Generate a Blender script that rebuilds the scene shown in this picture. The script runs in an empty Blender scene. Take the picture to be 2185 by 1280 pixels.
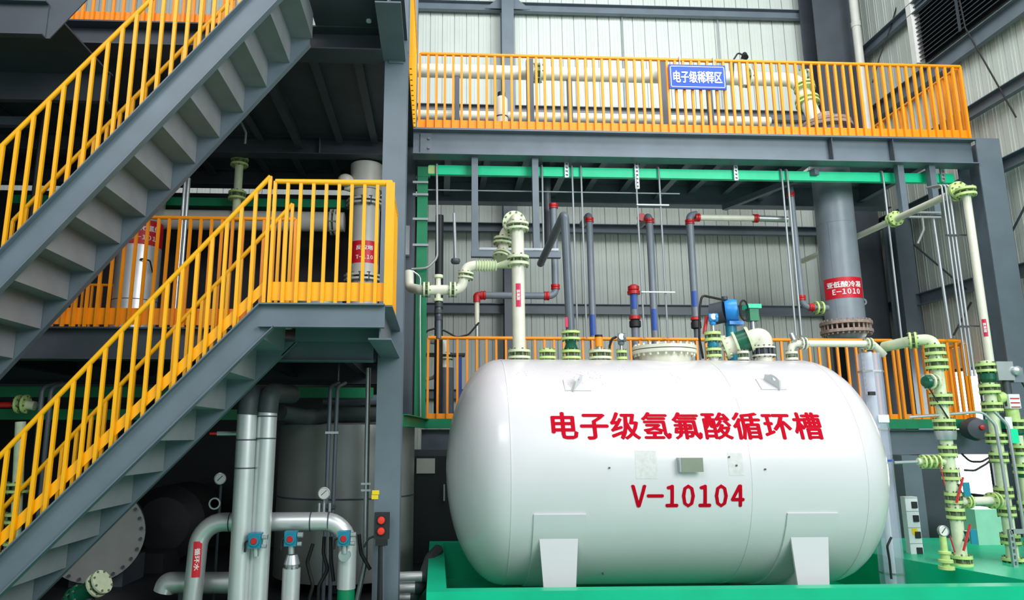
import bpy, bmesh, math, random
from math import sin, cos, pi, radians, sqrt
from mathutils import Vector, Matrix
random.seed(7)
scene = bpy.context.scene
COL = scene.collection

# ------------------------------------------------------------------ camera
W, H = 2185, 1280
FPX, PX0, PY0 = 1500.0, 1000.0, 640.0
EYE = Vector((0, 0, 1.7))
PITCH, YAW = radians(10.95), radians(2.6)
cam_data = bpy.data.cameras.new('camera')
cam = bpy.data.objects.new('camera', cam_data)
COL.objects.link(cam)
cam.location = EYE
cam.rotation_euler = (pi/2 + PITCH, 0, -YAW)
cam_data.sensor_width = 36.0
cam_data.lens = FPX/W*36.0
cam_data.shift_x = (W/2 - PX0)/W
cam_data.clip_end = 200
scene.camera = cam

# ------------------------------------------------------------------ world, lights, exposure
world = bpy.data.worlds.new('daylight'); scene.world = world
world.use_nodes = True
bg = world.node_tree.nodes['Background']
bg.inputs[0].default_value = (0.88, 0.94, 1.0, 1)
bg.inputs[1].default_value = 0.54

def area(name, loc, target, sx, sy, power, col=(1, 1, 1)):
    l = bpy.data.lights.new(name, 'AREA'); l.shape = 'RECTANGLE'
    l.size, l.size_y, l.energy, l.color = sx, sy, power, col
    o = bpy.data.objects.new(name, l); COL.objects.link(o)
    o.location = loc
    o.rotation_euler = (Vector(target)-Vector(loc)).to_track_quat('-Z', 'Y').to_euler()
    return o
area('hall_doorway_daylight', (8.0, -4.5, 7.5), (2.0, 8.5, 2.6), 7, 6, 1180, (0.96, 0.98, 1.0))
area('roof_skylight', (4.0, 5.0, 10.8), (3.6, 7.2, 0), 7, 1.6, 300, (1.0, 1.0, 0.98))
area('upper_wall_fill', (3.5, 6.8, 11.2), (3.8, 13.2, 9.2), 9, 1.2, 420, (0.96, 0.99, 1.0))  # added area light that brightens the top of the back wall
area('stair_fill', (-4.0, -2.5, 9.0), (-2.0, 7, 3.2), 6, 4, 360, (0.98, 0.98, 1.0))  # unseen area light set high to light the stairs from above

scene.view_settings.view_transform = 'Standard'
scene.view_settings.look = 'None'
scene.view_settings.exposure = 0.2
scene.view_settings.gamma = 1.0
scene.view_settings.use_curve_mapping = False

# ------------------------------------------------------------------ measuring: pixel of the photo + depth -> point of the place
_fw = Vector((sin(YAW)*cos(PITCH), cos(YAW)*cos(PITCH), sin(PITCH)))
_rt = Vector((cos(YAW), -sin(YAW), 0)); _up = _rt.cross(_fw)
def ray(x, y): return _fw + _rt*((x-PX0)/FPX) - _up*((y-PY0)/FPX)
def at(x, y, Y):
    d = ray(x, y); return EYE + d*(Y/d.y)
def atx(x, y, X):
    d = ray(x, y); return EYE + d*(X/d.x)
def atz(x, y, Z):
    d = ray(x, y); return EYE + d*((Z-EYE.z)/d.z)
def Vc(*a): return Vector(a)

# ------------------------------------------------------------------ materials
def srgb(r, g, b):
    f = lambda c: (c/255/12.92) if c/255 <= 0.04045 else ((c/255+0.055)/1.055)**2.4
    return (f(r), f(g), f(b), 1)
def mat(name, rgb, rough=0.5, metal=0.0, var=0.06, scale=6.0, bump=0.0, spec=0.5, coat=0.0, emit=0.0, alpha=1.0, trans=0.0):
    m = bpy.data.materials.new(name); m.use_nodes = True
    nt = m.node_tree; b = nt.nodes['Principled BSDF']
    c = srgb(*rgb)
    tc = nt.nodes.new('ShaderNodeTexCoord')
    n = nt.nodes.new('ShaderNodeTexNoise'); n.inputs['Scale'].default_value = scale
    n.inputs['Detail'].default_value = 5
    nt.links.new(tc.outputs['Object'], n.inputs['Vector'])
    r = nt.nodes.new('ShaderNodeValToRGB')
    r.color_ramp.elements[0].position = 0.3; r.color_ramp.elements[1].position = 0.7
    r.color_ramp.elements[0].color = tuple(x*(1-var) for x in c[:3])+(1,)
    r.color_ramp.elements[1].color = tuple(min(1, x*(1+var)) for x in c[:3])+(1,)
    nt.links.new(n.outputs['Fac'], r.inputs['Fac'])
    nt.links.new(r.outputs['Color'], b.inputs['Base Color'])
    b.inputs['Roughness'].default_value = rough
    b.inputs['Metallic'].default_value = metal
    b.inputs['Specular IOR Level'].default_value = spec
    b.inputs['Coat Weight'].default_value = coat
    b.inputs['Coat Roughness'].default_value = 0.12
    if emit:
        b.inputs['Emission Color'].default_value = c; b.inputs['Emission Strength'].default_value = emit
    if trans:
        b.inputs['Transmission Weight'].default_value = trans
    b.inputs['Alpha'].default_value = alpha
    if bump:
        bp = nt.nodes.new('ShaderNodeBump'); bp.inputs['Strength'].default_value = bump
        bp.inputs['Distance'].default_value = 0.02
        nt.links.new(n.outputs['Fac'], bp.inputs['Height']); nt.links.new(bp.outputs['Normal'], b.inputs['Normal'])
    return m
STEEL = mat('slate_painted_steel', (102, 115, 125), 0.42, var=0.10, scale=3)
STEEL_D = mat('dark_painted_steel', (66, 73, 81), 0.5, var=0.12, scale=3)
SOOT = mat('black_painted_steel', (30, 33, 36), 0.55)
TREAD = mat('stair_plate_steel', (136, 140, 144), 0.45, var=0.08, scale=4)
ORANGE = mat('orange_yellow_paint', (255, 178, 0), 0.38, var=0.05, scale=5)
ORANGE_DIM = mat('orange_yellow_paint_dim', (254, 150, 12), 0.4, var=0.06, scale=5)  # same paint as the near rails, weaker light put into the colour
CLAD = mat('pale_ribbed_cladding', (204, 213, 206), 0.5, var=0.05, scale=1.2)
TANKW = mat('glossy_white_tank_paint', (221, 218, 221), 0.24, var=0.02, scale=2, coat=0.25)
# dirt specks and a little weathering on the tank's upper left
def add_specks(m):
    nt = m.node_tree; b = nt.nodes['Principled BSDF']; N = nt.nodes.new
    tc = N('ShaderNodeTexCoord'); sp = N('ShaderNodeSeparateXYZ'); nt.links.new(tc.outputs['Object'], sp.inputs[0])
    vo = N('ShaderNodeTexVoronoi'); vo.inputs['Scale'].default_value = 34; nt.links.new(tc.outputs['Object'], vo.inputs['Vector'])
    no = N('ShaderNodeTexNoise'); no.inputs['Scale'].default_value = 3.5; nt.links.new(tc.outputs['Object'], no.inputs['Vector'])
    def math_(op, a, c):
        n = N('ShaderNodeMath'); n.operation = op
        for i, v in enumerate((a, c)):
            if isinstance(v, (int, float)): n.inputs[i].default_value = v
            else: nt.links.new(v, n.inputs[i])
        return n.outputs[0]
    dot = math_('LESS_THAN', vo.outputs['Distance'], 0.16)
    patch = math_('GREATER_THAN', no.outputs['Fac'], 0.56)
    high = math_('GREATER_THAN', sp.outputs['Z'], 2.08)
    left = math_('LESS_THAN', sp.outputs['X'], 0.1)
    f = math_('MULTIPLY', math_('MULTIPLY', dot, patch), math_('MULTIPLY', high, left))
    f = math_('MULTIPLY', f, 0.6)
    mx = N('ShaderNodeMix'); mx.data_type = 'RGBA'
    old = b.inputs['Base Color'].links[0].from_socket
    nt.links.new(f, mx.inputs['Factor']); nt.links.new(old, mx.inputs['A']); mx.inputs['B'].default_value = srgb(96, 92, 84)
    nt.links.new(mx.outputs['Result'], b.inputs['Base Color'])
add_specks(TANKW)
WHITE = mat('off_white_pipe_paint', (224, 224, 206), 0.35, var=0.05, scale=7)
CREAM = mat('grey_white_vessel_paint', (196, 196, 188), 0.4, var=0.07, scale=4)
LIME = mat('pale_lime_flange_paint', (196, 224, 140), 0.42, var=0.12, scale=14)
PALEG = mat('pale_green_white_flange', (214, 226, 190), 0.42, var=0.1, scale=14)
GREENV = mat('deep_green_valve', (14, 92, 66), 0.3, var=0.1)
GREENB = mat('bright_green_beam_paint', (0, 226, 164), 0.4, var=0.06, scale=5)
GREEND = mat('green_steel_paint', (0, 128, 84), 0.45, var=0.1)
EPOXY = mat('green_epoxy_floor', (26, 150, 108), 0.25, var=0.08, scale=2)
BASIN = mat('green_basin_coating', (0, 186, 138), 0.35, var=0.07, scale=3)
PVC = mat('grey_pvc_pipe', (120, 130, 140), 0.35, var=0.07)
PVC_D = mat('dark_grey_pvc_pipe', (88, 98, 108), 0.38, var=0.08)
REDC = mat('red_coupling_paint', (190, 32, 34), 0.38, var=0.1)
REDL = mat('red_label_film', (214, 20, 44), 0.45, var=0.03)
REDT = mat('red_lettering', (192, 2, 32), 0.7, var=0.02, spec=0.08)
MAGL = mat('magenta_label_film', (206, 28, 78), 0.45, var=0.03)
WLET = mat('white_lettering', (245, 245, 245), 0.5, var=0.01)
BLUE = mat('blue_sign_enamel', (18, 74, 196), 0.35, var=0.04)
BLUEM = mat('blue_motor_paint', (44, 146, 228), 0.35, var=0.05)
BLUEL = mat('blue_pipe_label', (40, 84, 172), 0.45, var=0.06)
TEAL = mat('teal_actuator_paint', (24, 132, 156), 0.4, var=0.08)
ALU = mat('silver_insulation_jacket', (212, 216, 215), 0.36, metal=0.55, var=0.05, scale=5)
ALU_D = mat('dull_stainless_shell', (158, 162, 160), 0.38, metal=0.5, var=0.06, scale=3)
CHROME = mat('galvanised_tube', (190, 196, 198), 0.3, metal=0.7, var=0.06)
WIRE = mat('grey_conduit', (160, 168, 172), 0.4, metal=0.4, var=0.05)
RUBBER = mat('black_rubber', (22, 22, 24), 0.55)
COOLER = mat('grey_cooler_shell', (138, 148, 158), 0.38, var=0.08, scale=4)
RUST = mat('rusty_flange_steel', (168, 150, 140), 0.7, var=0.3, scale=22)
YELLOW = mat('yellow_sticker_film', (244, 214, 24), 0.5)
GLASSW = mat('gauge_dial_white', (226, 230, 222), 0.3)
PLATE = mat('dull_nameplate_metal', (140, 148, 132), 0.35, metal=0.4)
LOUV = mat('dark_louvre_metal', (58, 64, 72), 0.5)
FRAMEW = mat('white_frame_paint', (226, 226, 222), 0.45)
FOAM = mat('grey_black_elbow_foam', (58, 66, 68), 0.55, var=0.15, scale=16)
PANELW = mat('white_panel_paint', (232, 236, 240), 0.4)
BULB = mat('orange_cap', (255, 150, 20), 0.35)
GAP = mat('flange_gap_shade_green', (104, 118, 88), 0.5, var=0.2, scale=20)
GLOW = mat('bright_daylight_window', (250, 252, 250), 0.5, emit=5.0)
CLEAR = mat('clear_blue_plastic', (222, 230, 250), 0.12, var=0.02, alpha=0.26)
PINK = mat('red_tag_strip', (206, 52, 60), 0.5)

# ------------------------------------------------------------------ mesh builder
class MB:
    def __init__(s): s.bm = bmesh.new()
    def face(s, pts):
        return s.bm.faces.new([s.bm.verts.new(p) for p in pts])
    def loft(s, rings, cap=True, closed=True):
        vs = [[s.bm.verts.new(p) for p in r] for r in rings]
        n = len(rings[0])
        for a, b in zip(vs, vs[1:]):
            for i in range(n if closed else n-1):
                j = (i+1) % n
                s.bm.faces.new((a[i], a[j], b[j], b[i]))
        if cap:
            s.bm.faces.new(list(reversed(vs[0]))); s.bm.faces.new(vs[-1])
        return s
    def box(s, x0, x1, y0, y1, z0, z1):
        a = [(x0, y0), (x1, y0), (x1, y1), (x0, y1)]
        return s.loft([[Vc(x, y, z0) for x, y in a], [Vc(x, y, z1) for x, y in a]])
    def extrude(s, prof, p, q, up=(0, 0, 1)):
        p, q = Vector(p), Vector(q); d = (q-p).normalized(); up = Vector(up)
        side = d.cross(up).normalized(); u = side.cross(d).normalized()
        return s.loft([[b + side*x + u*y for x, y in prof] for b in (p, q)])
    def bar(s, p, q, w, h, up=(0, 0, 1)):
        return s.extrude([(-w/2, -h/2), (w/2, -h/2), (w/2, h/2), (-w/2, h/2)], p, q, up)
    def ibeam(s, p, q, h, w, tf=0.014, tw=0.01, up=(0, 0, 1)):      # p-q runs along the middle of the top face
        a, b = w/2, tw/2
        pr = [(-a, -h), (a, -h), (a, -h+tf), (b, -h+tf), (b, -tf), (a, -tf), (a, 0), (-a, 0), (-a, -tf), (-b, -tf), (-b, -h+tf), (-a, -h+tf)]
        return s.extrude(pr, p, q, up)
    def channel(s, p, q, h, w, t=0.01, side=1, up=(0, 0, 1)):       # web on the line, flanges out to the side
        pr = [(0, 0), (0, -h), (side*w, -h), (side*w, -h+t), (side*t, -h+t), (side*t, -t), (side*w, -t), (side*w, 0)]
        return s.extrude(pr, p, q, up)
    def tube(s, pts, r, seg=14, fil=0.0, fs=6, cap=True):
        pts = [Vector(p) for p in pts]
        if fil:
            out = [pts[0]]
            for a, b, c in zip(pts, pts[1:], pts[2:]):
                u, v = (a-b), (c-b)
                ang = u.angle(v)
                if ang > pi-0.02: out.append(b); continue
                t = min(fil/math.tan(ang/2), u.length*0.49, v.length*0.49)
                rr = t*math.tan(ang/2)
                un, vn = u.normalized(), v.normalized()
                cen = b + (un+vn).normalized()*(rr/sin(ang/2))
                e0 = (b+un*t)-cen; e1 = (b+vn*t)-cen
                tot = e0.angle(e1); ax = e0.cross(e1).normalized()
                for k in range(fs+1):
                    out.append(cen + Matrix.Rotation(tot*k/fs, 3, ax) @ e0)
            out.append(pts[-1]); pts = out
        n = len(pts); rings = []
        prev = None
        for i, p in enumerate(pts):
            t0 = (pts[i]-pts[i-1]).normalized() if i else None
            t1 = (pts[i+1]-pts[i]).normalized() if i < n-1 else None
            t = (t0+t1).normalized() if t0 and t1 else (t0 or t1)
            if prev is None:
                ref = Vc(0, 0, 1) if abs(t.z) < 0.9 else Vc(1, 0, 0)
                nn = (ref - t*ref.dot(t)).normalized()
            else:
                nn = (prev - t*prev.dot(t)).normalized()
            prev = nn; bb = t.cross(nn)
            k = 1.0/max(0.5, t.dot(t0)) if t0 and t1 else 1.0
            rad = r[i] if isinstance(r, (list, tuple)) else r
            rings.append([p + (nn*cos(2*pi*j/seg) + bb*sin(2*pi*j/seg))*rad*(1 if fil or k < 1.02 else k) for j in range(seg)])
        return s.loft(rings, cap)
    def cyl(s, p, q, r, seg=20, r2=None):
        p, q = Vector(p), Vector(q)
        return s.tube([p, q], [r, r if r2 is None else r2], seg)
    def lathe(s, o, ax, prof, seg=28):
        o, ax = Vector(o), Vector(ax).normalized()
        ref = Vc(0, 0, 1) if abs(ax.z) < 0.9 else Vc(1, 0, 0)
        u = (ref-ax*ref.dot(ax)).normalized(); v = ax.cross(u)
        return s.loft([[o+ax*h+(u*cos(2*pi*j/seg)+v*sin(2*pi*j/seg))*max(r, 1e-4) for j in range(seg)] for r, h in prof])
    def sphere(s, c, r, sx=1, sy=1, sz=1, seg=20):
        c = Vector(c)
        rings = []
        for i in range(1, 12):
            a = pi*i/12
            rings.append([c+Vc(r*sx*sin(a)*cos(2*pi*j/seg), r*sy*sin(a)*sin(2*pi*j/seg), -r*sz*cos(a)) for j in range(seg)])
        return s.loft(rings)
    def bolts(s, o, ax, R, n, r=0.009, l=0.02, ph=0.0):
        o, ax = Vector(o), Vector(ax).normalized()
        ref = Vc(0, 0, 1) if abs(ax.z) < 0.9 else Vc(1, 0, 0)
        u = (ref-ax*ref.dot(ax)).normalized(); v = ax.cross(u)
        for j in range(n):
            a = 2*pi*(j+ph)/n
            c = o+(u*cos(a)+v*sin(a))*R
            s.cyl(c-ax*l, c+ax*l, r, 6)
        return s
    def add_mesh(s, me):
        s.bm.from_mesh(me); return s
    def build(s, name, m, parent=None, base=None, sharp=35):
        bmesh.ops.recalc_face_normals(s.bm, faces=s.bm.faces)
        xs = [v.co for v in s.bm.verts]
        if parent is not None: org = world_loc(parent)
        elif base is not None: org = Vector(base)
        else:
            org = Vc((min(v.x for v in xs)+max(v.x for v in xs))/2, (min(v.y for v in xs)+max(v.y for v in xs))/2, min(v.z for v in xs))
        bmesh.ops.translate(s.bm, verts=s.bm.verts, vec=-org)
        me = bpy.data.meshes.new(name); s.bm.to_mesh(me); s.bm.free()
        me.materials.append(m)
        for p in me.polygons: p.use_smooth = True
        me.set_sharp_from_angle(angle=radians(sharp))
        o = bpy.data.objects.new(name, me); COL.objects.link(o)
        if parent is not None: o.parent = parent
        else: o.location = org
        return o
def world_loc(o):
    l = Vector(o.location)
    while o.parent: o = o.parent; l += Vector(o.location)
    return l
def tag(o, label, cat, group=None, kind='thing'):
    o['label'] = label; o['category'] = cat
    if group: o['group'] = group
    if kind: o['kind'] = kind
    return o
def thing(name, label, cat, loc, group=None):
    o = bpy.data.objects.new(name, None); COL.objects.link(o)
    o.location = loc; o.empty_display_size = 0.1
    return tag(o, label, cat, group)
def solo(mb, name, m, label, cat, group=None, sharp=35):
    return tag(mb.build(name, m, sharp=sharp), label, cat, group)
def struct(mb, name, m):
    o = mb.build(name, m); o['kind'] = 'structure'; return o
def child_copy(o, parent, loc):
    c = o.copy(); COL.objects.link(c); c.parent = parent; c.location = loc; return c
def lab(o, s): o['label'] = s; return o

# lettering: font outlines turned into a mesh, centred, w x h, returned as list of polygons in 2D
def letters(body, w, h, bold=0.02, spacing=1.0, cut=0.0):
    c = bpy.data.curves.new('lettering', 'FONT'); c.body = body; c.resolution_u = 2
    c.space_character = spacing
    o = bpy.data.objects.new('lettering', c); COL.objects.link(o)
    dg = bpy.context.evaluated_depsgraph_get(); dg.update()
    me = bpy.data.meshes.new_from_object(o.evaluated_get(dg))
    bpy.data.objects.remove(o); bpy.data.curves.remove(c)
    bm = bmesh.new(); bm.from_mesh(me); bpy.data.meshes.remove(me)
    xs = [v.co.x for v in bm.verts]; ys = [v.co.y for v in bm.verts]
    x0, x1, y0, y1 = min(xs), max(xs), min(ys), max(ys)
    if bold:      # heavier strokes: the same outline laid down again slightly shifted
        base = bm.verts[:]+bm.edges[:]+bm.faces[:]
        for k, (dx, dy) in enumerate(((bold, 0), (-bold, 0), (0, bold*0.6), (0, -bold*0.6))):
            r = bmesh.ops.duplicate(bm, geom=base)
            bmesh.ops.translate(bm, verts=[g for g in r['geom'] if isinstance(g, bmesh.types.BMVert)], vec=(dx, dy, 0.0005*(k+1)))
        x0 -= bold; x1 += bold; y0 -= bold*0.6; y1 += bold*0.6
    for v in bm.verts:
        v.co = Vc((v.co.x-(x0+x1)/2)/(x1-x0)*w, (v.co.y-(y0+y1)/2)/(y1-y0)*h, v.co.z)
    if cut:
        k = -h/2+cut
        while k < h/2:
            bmesh.ops.bisect_plane(bm, geom=bm.verts[:]+bm.edges[:]+bm.faces[:], plane_co=(0, k, 0), plane_no=(0, 1, 0)); k += cut
        k = -w/2+cut
        while k < w/2:
            bmesh.ops.bisect_plane(bm, geom=bm.verts[:]+bm.edges[:]+bm.faces[:], plane_co=(k, 0, 0), plane_no=(1, 0, 0)); k += cut
    return bm
def letters_map(name, body, w, h, fn, m, parent, thick=0.004, **kw):       # fn(x, y, d) -> world point; d = height over the surface
    bm = letters(body, w, h, **kw)
    r = bmesh.ops.extrude_face_region(bm, geom=bm.faces[:])
    top = set(g for g in r['geom'] if isinstance(g, bmesh.types.BMVert))
    for v in bm.verts:
        v.co = fn(v.co.x, v.co.y, v.co.z+(thick if v in top else 0.0))
    mb = MB(); mb.bm.free(); mb.bm = bm
    return mb.build(name, m, parent)
def cyl_map(c, axis_z, R, ang0, z0):      # wrap on a vertical cylinder, x to the right as seen from ang0
    def fn(x, y, d):
        a = ang0 + x/R
        return Vc(c[0]+(R+d)*sin(a), c[1]-(R+d)*cos(a), z0+y)
    return fn
def label_wrap(name, c, R, ang0, half, z0, z1, m, parent, d=0.004):
    mb = MB(); n = 14
    ri = [[], []]
    rings = []
    for k in range(n+1):
        a = ang0-half+2*half*k/n
        rings.append([Vc(c[0]+r*sin(a), c[1]-r*cos(a), z) for r, z in ((R-0.002, z0), (R+d, z0), (R+d, z1), (R-0.002, z1))])
    return mb.loft(rings).build(name, m, parent)
def vlabel(name, pt, w, h, r, m, parent):   # narrow upright label on the camera side of an upright pipe
    mb = MB(); rings = []
    c = Vector(pt); half = w/2/r; a0 = math.atan2(c.x, c.y)*-1
    for k in range(7):
        a = a0-half+2*half*k/6
        rings.append([Vc(c.x+q*sin(a), c.y-q*cos(a), z) for q, z in ((r-0.002, c.z-h/2), (r+0.003, c.z-h/2), (r+0.003, c.z+h/2), (r-0.002, c.z+h/2))])
    o = mb.loft(rings).build(name, m, parent)
    return o, a0
def fpair(parent, p, ax, R, r, gap=0.05, t=0.02, m=None, core=None, n=8):      # bolted flange pair around a pipe of radius r
    m = m or LIME; p, ax = Vector(p), Vector(ax).normalized()
    for s in (-1, 1):
        c = p+ax*(s*gap/2)
        MB().lathe(c-ax*(t/2), ax, [(r*0.98, 0), (R, 0), (R, t), (r*0.98, t)], 24).build('flange', m, parent)
    b = MB(); b.bolts(p, ax, (R+r)/2+0.2*(R-r), n, max(0.006, R*0.09), gap/2+t*1.1, 0.3)
    b.lathe(p-ax*gap/2, ax, [(r*1.08, 0), (r*1.08, gap)], 20)
    b.build('bolted_gasket', core or GAP, parent)
def flat_map(o, right, up):
    o, right, up = Vector(o), Vector(right).normalized(), Vector(up).normalized(); nrm = right.cross(up)
    return lambda x, y, d: o+right*x+up*y+nrm*d

def railing(label, base, top, n, parent_name='guard_railing', m=None, bw=0.028, toe=(0.04, 0.16), rr=0.021, ends=True, group=None, toe_off=0.02, post_w=None):
    """base/top: matching polylines; n balusters per segment"""
    m = m or ORANGE
    base = [Vector(p) for p in base]; top = [Vector(p) for p in top]
    t = thing(parent_name, label, 'railing', base[0], group)
    MB().tube(top, rr, 12).build('top_rail', m, t)
    for i in range(len(base)-1):
        p, q, pt, qt = base[i], base[i+1], top[i], top[i+1]
        if toe:
            d = Vc(q.x-p.x, q.y-p.y, 0).normalized(); off = d.cross(Vc(0, 0, 1))*(-toe_off)
            mb = MB(); a = Vc(0, 0, toe[0]); b = Vc(0, 0, toe[1]); th = off.normalized()*0.006
            mb.loft([[p+off+a, p+off+th+a, p+off+th+b, p+off+b], [q+off+a, q+off+th+a, q+off+th+b, q+off+b]])
            mb.build('toe_board', m, t)
        proto = None; h0 = None
        for k in range(n[i]+1):
            if i and k == 0: continue
            f = k/n[i]; a = p.lerp(q, f); b = pt.lerp(qt, f); h = b.z-a.z
            w = post_w if (post_w and k in (0, n[i])) else bw
            if proto is None or abs(h-h0) > 0.004 or w != bw:
                o = MB().box(a.x-w/2, a.x+w/2, a.y-bw/2, a.y+bw/2, a.z, b.z).build('baluster', m, None, base=a)
                o.parent = t; o.location = a-base[0]
                if w == bw: proto, h0 = o, h
            else:
                child_copy(proto, t, a-base[0])
    return t

# ================================================================== THE ROOM
YB, XR = 13.0, 8.6
struct(MB().box(-9, 14, -2, 14, -0.12, 0), 'floor', EPOXY)
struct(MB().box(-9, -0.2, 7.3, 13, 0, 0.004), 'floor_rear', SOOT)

def ribbed(p, q, z0, z1, n, holes=(), th=0.05, pitch=0.245):
    """wall of standing-seam sheets from p to q (inner face), seams as narrow recesses; holes = (s0, s1, z0, z1)"""
    p, q = Vector(p), Vector(q); L = (q-p).length; d = (q-p).normalized(); n = Vector(n)
    mb = MB()
    def slab(s0, s1, a, b, dep):
        mb.loft([[p+d*s0+n*dep+Vc(0, 0, z), p+d*s1+n*dep+Vc(0, 0, z), p+d*s1-n*th+Vc(0, 0, z), p+d*s0-n*th+Vc(0, 0, z)] for z in (a, b)])
    def col(s0, s1, dep):
        cuts = [(z0, z1)]
        for (h0, h1, a, b) in holes:
            if s1 > h0+1e-4 and s0 < h1-1e-4:
                cuts = [(z0, a), (b, z1)]
        for a, b in cuts: slab(s0, s1, a, b, dep)
    edges = [0.0]
    k = 0
    while edges[-1] < L-1e-6:
        nx = min(edges[-1]+pitch, L)
        for (h0, h1, a, b) in holes:
            for h in (h0, h1):
                if edges[-1]+1e-6 < h < nx: nx = h
        edges.append(nx)
    for a, b in zip(edges, edges[1:]):
        if b-a > 0.06:
            col(a, b-0.016, 0.0); col(b-0.016, b, -0.028)
            m_ = (a+b)/2
            col(m_-0.03, m_-0.012, 0.006); col(m_+0.03, m_+0.048, 0.006)
        else: col(a, b, 0)
    return mb
struct(ribbed((-9, YB, 0), (XR, YB, 0), 0, 12, (0, -1, 0)), 'wall_back', CLAD)
LV = (10.1-YB, 0, 0)
# right wall: a tall window below, louvre opening above
struct(ribbed((XR, YB, 0), (XR, 3.0, 0), 0, 12, (-1, 0, 0), holes=((0.45, 3.1, 0.75, 2.78),)), 'wall_right', CLAD)
w = MB(); w.box(XR+0.03, XR+0.05, YB-3.1, YB-0.45, 0.75, 2.78)
win = struct(w, 'window_1', GLOW)
f = MB()
for z in (0.75, 2.74): f.box(XR-0.02, XR+0.06, YB-3.1, YB-0.45, z, z+0.05)
for k in range(4):
    y = YB-3.1+k*0.867; f.box(XR-0.02, XR+0.06, y, y+0.05, 0.75, 2.78)
f.box(XR-0.01, XR+0.06, YB-3.1, YB-0.45, 1.72, 1.77)
f.build('window_frame', STEEL_D, win)
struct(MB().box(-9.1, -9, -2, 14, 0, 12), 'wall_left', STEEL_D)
struct(MB().box(-9, 14, 6.2, 14, 11.5, 11.6), 'ceiling', STEEL_D)

# girts: horizontal rails on both walls
gi = 0
for z, h in ((10.25, 0.2), (8.0, 0.2), (5.6, 0.17), (4.03, 0.19), (2.45, 0.17)):
    gi += 1
    struct(MB().channel((-4 if z < 9 else -2.5, YB-0.1, z+h/2), (XR-0.1, YB-0.1, z+h/2), h, 0.1, 0.012, 1), 'trim_%d' % gi, STEEL)
for z, h in ((9.2, 0.22), (7.85, 0.3), (6.75, 0.2), (5.68, 0.2), (4.05, 0.2)):
    gi += 1
    struct(MB().channel((XR-0.1, YB-0.1, z+h/2), (XR-0.1, 4.0, z+h/2), h, 0.1, 0.012, 1), 'trim_%d' % gi, STEEL)
# sag rods in the back wall
for px in (1330, 1535):
    a = at(px, 60, YB-0.12)
    gi += 1
    struct(MB().cyl((a.x, YB-0.06, 8.1), (a.x, YB-0.06, 10.2), 0.012, 8), 'trim_%d' % gi, WIRE)

def column(label, x, y, w, d, z0, z1, m=STEEL, cat='steel column', flat='front', name='steel_column'):
    """H column, flanges facing the camera (front) or facing sideways"""
    mb = MB()
    if flat == 'front': mb.ibeam((x, y, z0), (x, y, z1), d, w, 0.018, 0.014, up=(0, -1, 0))
    else: mb.ibeam((x-w/2, y+d/2, z0), (x-w/2, y+d/2, z1), w, d, 0.018, 0.014, up=(-1, 0, 0))
    return solo(mb, name, m, label, cat)
# main column of the stair tower
main = thing('steel_column', 'tall slate grey steel column between the stair landing and the white tank', 'steel column', (-0.478, 7.2, 0))
mb = MB(); mb.ibeam((-0.478, 7.2, 0), (-0.478, 7.2, 9.5), 0.3, 0.252, 0.018, 0.014, up=(0, -1, 0)); mb.build('shaft', STEEL, main)
for k, (y0, y1) in enumerate(((1046, 1055), (1056, 1065))):
    a, b = at(794+k*-1, y0, 7.195), at(809-k*2, y1, 7.195)
    lab(MB().box(a.x, b.x, 7.193, 7.2, b.z, a.z).build('sticker', YELLOW, main), 'small yellow sticker on the column')
for zt in (2.78, 6.06):      # gusset plates behind the brackets
    MB().box(-0.56, -0.4, 7.185, 7.2, zt-0.3, zt).build('gusset_plate', STEEL, main)
a = at(873, 300, 10.1)
column('slate column at the left end of the upper platform, behind the main column', a.x-0.02, 10.15, 0.24, 0.3, 0, 12)
a = at(1083, 20, YB-0.4)
cl = column('slim slate wall column rising above the white pipe on the upper platform', a.x, YB-0.42, 0.24, 0.3, 0, 11.5)
a = at(1780, 60, 12.3)
column('broad dark column in the far corner behind the grey cooler', a.x, 12.25, 0.84, 0.5, 0, 11.5, STEEL_D)
a = at(1930, 620, 12.0)
column('slate column on the right wall left of the bracing rods', XR-0.28, 11.75, 0.3, 0.34, 0, 5.6)
a, b = at(2062, 300, 9.25), at(2098, 300, 9.25)
column('thick slate column carrying the right end of the upper platform beam', 8.02, 9.3, 0.36, 0.42, 0, 5.98)
# knee plates where girt meets column
for sgn in (-1, 1):
    c = at(1083, 30, YB-0.2)
    mb = MB(); mb.loft([[Vc(c.x+sgn*0.12, y, 10.45), Vc(c.x+sgn*0.12, y, 10.16), Vc(c.x+sgn*0.45, y, 10.16)] for y in (YB-0.25, YB-0.23)])
    mb.build('knee_plate', STEEL, cl).location = Vc(0, 0, 0)
# bracing rods on the right wall
for lb, p, q in (('thin dark bracing rod sloping down beside the far wall column', (1930, 505), (2062, 617)),
                 ('short dark bracing rod rising to the left of the long white pipe', (2035, 715), (2072, 645)),
                 ('dark bracing rod rising to the upper right beyond the thick column', (2126, 560), (2200, 415)),
                 ('dark bracing rod falling to the lower right beyond the thick column', (2140, 690), (2200, 742))):
    a, b = atx(*p, XR-0.11), atx(*q, XR-0.11)
    solo(MB().cyl(a, b, 0.016, 8), 'bracing_rod', STEEL_D, lb, 'bracing rod')
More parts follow.
